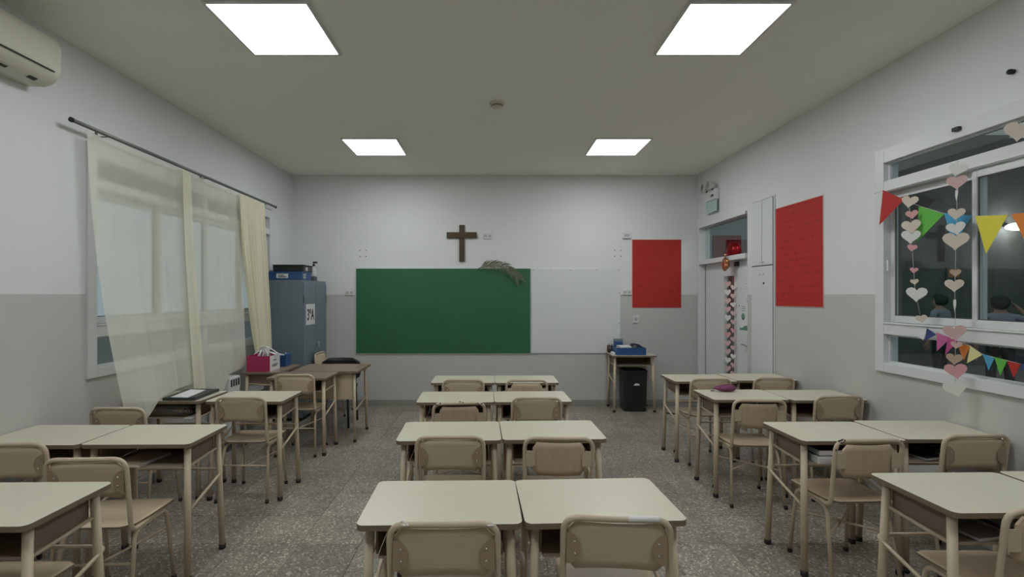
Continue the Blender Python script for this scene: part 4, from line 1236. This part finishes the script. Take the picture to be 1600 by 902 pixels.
def spiral_notebook(label, loc, rz, cm, w_=.15, l_=.21, th=.014, group=None):
    t = thing('spiral_notebook', label, 'notebook', loc, rz, group)
    new_obj('pages', boxes((-w_ / 2 + .004, w_ / 2 - .003, -l_ / 2 + .003, l_ / 2 - .003, .002, th)), M_paper, t)
    new_obj('cover', boxes((-w_ / 2, w_ / 2, -l_ / 2, l_ / 2, 0, .002), (-w_ / 2, w_ / 2, -l_ / 2, l_ / 2, th, th + .002)), cm, t)
    pts = []
    n = 17 * 8
    for k in range(n + 1):
        a = 2 * PI * k / 8; pts.append((w_ / 2 + .002 + .011 * math.cos(a), -l_ / 2 + .01 + (l_ - .02) * k / n, th / 2 + .0048 + .0112 * math.sin(a)))
    new_obj('wire_spiral', tube(bmesh.new(), pts, .0012, 5), M_steel, t)
    return t
spiral_notebook('spiral notebook lying in the tray of the left notebook desk', (-2.03, 2.79, tz), R(-8), M_ply, .17, .22)
spiral_notebook('spiral notebook sticking out of the tray by the right wall', (2.56, 2.895, tz), R(12), M_navy, .14, .21)
spiral_notebook('grey notebook in the tray of the bottom right corner desk', (1.95, 1.975, tz), R(10), mat('grey_cover', (.3, .3, .29), .6, var=.1), .15, .2)
t = thing('loose_papers', 'crumpled pale papers in the tray of the bottom right corner desk', 'paper', (2.16, 1.97, tz))
for k in range(3):
    bm = boxes((-.06, .06, -.09, .09, .0 + k * .012, .002 + k * .012)); 
    o = new_obj('sheet', bm, M_paper, t); o.rotation_euler = (0, 0, .4 * k - .3)
t = thing('dark_case', 'dark pencil case in the tray by the right wall', 'pencil case', (2.74, 2.90, tz))
bm = prism(bmesh.new(), rrect(-.1, .1, -.05, .05, .02), 0, .05); new_obj('case_body', bm, M_navy, t)
new_obj('zip', boxes((-.09, .09, -.003, .003, .05, .052)), M_steel, t)
# binder and box file under the right desk
t = thing('box_file', 'white box file in the tray under the blue binder', 'file', (1.945, 2.88, tz), R(2))
new_obj('file_body', boxes((-.10, .12, -.15, .13, 0, .04), bevel=.003), M_paper, t)
new_obj('spine_band', boxes((-.095, .115, -.1515, -.15, .008, .032)), M_panel, t)
t = thing('ring_binder', 'dark blue binder lying on the white box file', 'binder', (1.95, 2.88, tz + .0405), R(2))
new_obj('cover', boxes((-.09, .115, -.14, .12, 0, .003), (-.09, .115, -.14, .12, .033, .036), (.112, .115, -.14, .12, .003, .033)), M_navy, t)
new_obj('pages', boxes((-.085, .105, -.135, .115, .003, .033)), M_paper, t)

# purple pencil case
t = thing('pencil_case', 'purple cloth pencil case at the far edge of the right aisle desk', 'pencil case', (1.985, 4.105, DT), R(2))
bm = bmesh.new(); bmesh.ops.create_uvsphere(bm, u_segments=24, v_segments=12, radius=1)
for v in bm.verts:
    taper = 1 - .45 * max(0, -v.co.x) ** 1.5
    v.co = Vector((v.co.x * .104, v.co.y * .045 * taper, .028 + max(-1, v.co.z) * .028 * taper * (1 + .25 * v.co.x)))
new_obj('case_body', bm, M_purple, t, smooth=True)
new_obj('zip', T_([(-.085, 0, .041), (-.03, -.004, .053), (.03, 0, .06), (.09, .002, .047)], .003, 6), mat('zip_mauve', (.3, .12, .2), .5, var=.1), t)
new_obj('zip_tag', boxes((-.118, -.09, -.004, .004, .004, .01)), M_black, t)

# ------------------------------------------------------------------ back table things
t = thing('document_tray', 'blue open box on the back desk above the bin', 'box', (0, 0, 0))
xa, xb, ya, yb_ = 1.70, 2.105, 6.56, 6.83; za, zb = DT, DT + .10; e = .006
new_obj('tray_walls', boxes((xa, xb, ya, ya + e, za, zb), (xa, xb, yb_ - e, yb_, za, zb), (xa, xa + e, ya + e, yb_ - e, za, zb), (xb - e, xb, ya + e, yb_ - e, za, zb), (xa + e, xb - e, ya + e, yb_ - e, za, za + e)), M_blue, t)
tag(new_obj('paper_stack', boxes((1.76, 1.92, 6.6, 6.8, DT + .007, DT + .115)), M_paper), 'stack of white papers inside the blue open box', 'paper')
t = thing('small_card_box', 'small blue box with a grey lid standing at the back of the blue tray', 'box', (1.805, 6.87, DT))
new_obj('box_body', boxes((-.06, .06, -.03, .03, 0, .16), bevel=.003), M_blue, t); new_obj('lid', boxes((-.062, .062, -.032, .032, .16, .195), bevel=.003), M_cab, t)
t = thing('tape_dispenser', 'dark curved tape dispenser lying in the blue open box', 'dispenser', (2.005, 6.70, DT + .007))
bm = bmesh.new(); pts = [(-.07, 0), (.085, 0), (.085, .09), (.05, .125), (-.01, .14), (-.06, .14), (-.07, .12)]
prism(bm, pts, -.03, .03, 'XZ'); new_obj('dispenser_body', bm, M_navy, t)
new_obj('tape_roll', lathe(bmesh.new(), [(0, -.031), (.035, -.031), (.035, .031), (0, .031)], 18, (-.02, 0, .09), axis='Y'), M_seal, t)
t = thing('pencil_cup', 'dark pencil cup at the left edge of the back desk', 'cup', (1.688, 6.865, DT))
new_obj('cup_body', lathe(bmesh.new(), [(0, 0), (.04, 0), (.045, .1), (.041, .1), (.037, .006), (0, .006)], 18), M_wood, t)
for k in range(4):
    a = k * 1.7; new_obj('pencil', T_([(math.cos(a) * .01, math.sin(a) * .01, .01), (math.cos(a) * .036, math.sin(a) * .03, .125)], .004, 6), M_black, t)
tag(new_obj('paper_wad', boxes((1.655, 1.695, 6.60, 6.72, DT, DT + .035), bevel=.008), M_paper), 'small pale pad between the cup and the blue box', 'paper')

# bin
t = thing('waste_bin', 'tall black plastic bin under the back desk', 'bin', (1.965, 6.70, 0))
bm = bmesh.new()
def rr_ring(wx, wy, z, r=.04): return [bm.verts.new((a, b, z)) for a, b in rrect(-wx, wx, -wy, wy, r, 4)]
rings = [rr_ring(.15, .125, .002), rr_ring(.156, .13, .02), rr_ring(.166, .142, .535), rr_ring(.172, .148, .54), rr_ring(.172, .148, .565), rr_ring(.162, .138, .565), rr_ring(.16, .136, .5), rr_ring(.145, .12, .02)]
for a, b in zip(rings, rings[1:]):
    n = len(a)
    for k in range(n): bm.faces.new((a[k], a[(k + 1) % n], b[(k + 1) % n], b[k]))
bm.faces.new(rings[0]); bm.faces.new(rings[-1])
new_obj('bin_body', bm, M_bin, t)
pts = [(.04 * math.cos(PI * k / 10), .03 * math.sin(PI * k / 10)) for k in range(11)]
o = new_obj('emblem', prism(bmesh.new(), [(a + .012, b + .36) for a, b in pts], -.1425, -.139, 'XZ'), M_paper, t); o['label'] = 'white half round mark on the bin'
tag(new_obj('floor_scrap', prism(bmesh.new(), [(2.32, 6.47), (2.40, 6.43), (2.46, 6.43), (2.455, 6.46), (2.36, 6.50)], .0005, .012), M_black),
    'flat dark scrap lying on the floor right of the bin', 'scrap')

# ------------------------------------------------------------------ bunting and heart garlands on the right window
GX = XR - 0.06
def gw(px, py, x=None):
    """point on the garland plane just inside the right wall"""
    x = GX if x is None else x
    Y = x * FPX / (px - 769.0); return Vector((x, Y, EYE - (py - 461.0) * Y / FPX))
CL = {'red': (.42, .025, .02), 'green': (.11, .42, .06), 'blue': (.06, .3, .5), 'yellow': (.66, .6, .06), 'orange': (.66, .2, .035), 'white': (.68, .7, .7),
      'navy': (.03, .055, .2), 'pink': (.5, .12, .3), 'cream': (.66, .6, .3), 'magenta': (.48, .07, .25)}
def flag(parent, tri, col, k):
    m = mat('flag_' + col, CL[col], .75, var=.05, bump=.1, bscale=30)
    A, B_, C = [gw(*p, GX - .0035 * k) for p in tri]
    bm = bmesh.new(); o = Vector((-.0016, 0, 0))
    hem = (A - C) * .0
    a = [bm.verts.new(p) for p in (A, B_, C)]; b = [bm.verts.new(p + o) for p in (A, B_, C)]
    bm.faces.new(a); bm.faces.new(b[::-1])
    for j in range(3): bm.faces.new((a[j], a[(j + 1) % 3], b[(j + 1) % 3], b[j]))
    ob = new_obj('flag', bm, m, parent); ob['label'] = col + ' flag'
    return ob
def bunting(label, flags, cord, group=None):
    t = thing('bunting', label, 'bunting', (0, 0, 0), 0, group)
    for k, (tri, col) in enumerate(flags): flag(t, tri, col, k % 2)
    new_obj('cord', T_([gw(*p, GX + .003) for p in cord], .0022, 6), M_string, t)
    return t
bunting('upper bunting of large coloured flags across the right window', [
  (((1380, 297), (1413, 312), (1374, 352)), 'red'), (((1436, 322), (1475, 335), (1432, 379)), 'green'),
  (((1475.5, 333), (1519, 337), (1490, 384)), 'blue'), (((1524, 338), (1575, 336), (1541, 397)), 'yellow'), (((1581, 335), (1640, 328), (1607, 388)), 'orange')],
  [(1366, 303), (1380, 298), (1413, 312), (1436, 322), (1475, 334), (1519, 338), (1575, 337), (1640, 329)])
bunting('lower bunting of small coloured flags along the window bottom', [
  (((1422, 516), (1448, 514), (1443, 532)), 'white'), (((1448.6, 513), (1463, 523), (1445, 533)), 'navy'), (((1464, 520), (1486, 528), (1464, 549)), 'pink'),
  (((1481, 528), (1497, 533), (1477, 555)), 'magenta'), (((1496, 537), (1516, 541), (1506, 564)), 'orange'), (((1516, 541), (1535, 555), (1511, 568)), 'cream'),
  (((1535.6, 553), (1554, 560), (1545, 579)), 'blue'), (((1554, 558), (1574, 564), (1563, 587)), 'green'), (((1574, 564), (1595, 569), (1584, 591)), 'red'), (((1595, 569), (1616, 575), (1606, 597)), 'navy')],
  [(1415, 512), (1448, 514), (1464, 521), (1497, 534), (1516, 541), (1535, 554), (1574, 564), (1616, 575)])
HX = GX - .055
def garland(label, hearts, cord):
    t = thing('heart_garland', label, 'garland', (0, 0, 0))
    for (px, py, wpx, mi, tilt) in hearts:
        P0 = gw(px, py, HX)
        # apparent width comes from the heart's own size and its turn on the thread
        s = FPX / P0.y
        if wpx < 8: w_ = .10; turn = R(-36)
        else:
            w_ = wpx / s; turn = R(40)
        o = heart_obj(t, P0.y, P0.z, w_ * (1.05 if wpx >= 8 else .9), Hc[mi], x=HX, tilt=tilt, turn=turn, th=.0015)
        if wpx < 8: o.rotation_euler = (tilt, 0, R(-36))
    new_obj('thread', T_([gw(*p, HX + .004) for p in cord], .0014, 5), M_string, t)
    return t
garland('left string of pale paper hearts hanging on the right window', [
  (1421, 316, 20, 2, .2), (1425, 336, 15, 4, -.1), (1424, 355, 23, 2, -.1), (1423, 371, 23, 1, .05), (1425, 388, 12, 4, .2), (1428, 423, 10, 4, .1), (1429, 441, 10, 2, -.1),
  (1432, 461, 25, 1, .05), (1440, 499, 14, 2, -.2)], [(1418, 300), (1424, 350), (1426, 400), (1430, 455), (1440, 503)])
garland('right long string of pale paper hearts reaching below the window sill', [
  (1496, 266, 22, 1, .3), (1495, 286, 24, 0, .0), (1495, 306, 5, 1, 0), (1494, 335, 20, 2, .1), (1494, 358, 22, 1, -.15), (1493, 378, 30, 2, 0.05), (1493, 427, 13, 3, 0),  # last heart of this row stands in for a reflection in the glass
  (1491, 447, 22, 2, .0), (1492, 478, 5, 1, 0), (1492, 521, 27, 0, -.1), (1494, 540, 13, 0, .1), (1491, 562, 19, 3, .05), (1494, 581, 26, 4, -.15), (1493, 609, 27, 1, -.3)],
  [(1497, 250), (1495, 330), (1492, 450), (1493, 520), (1492, 612)])
garland('single cream paper heart at the top right of the window', [(1592, 206, 34, 2, .15)], [(1594, 190), (1592, 206)])
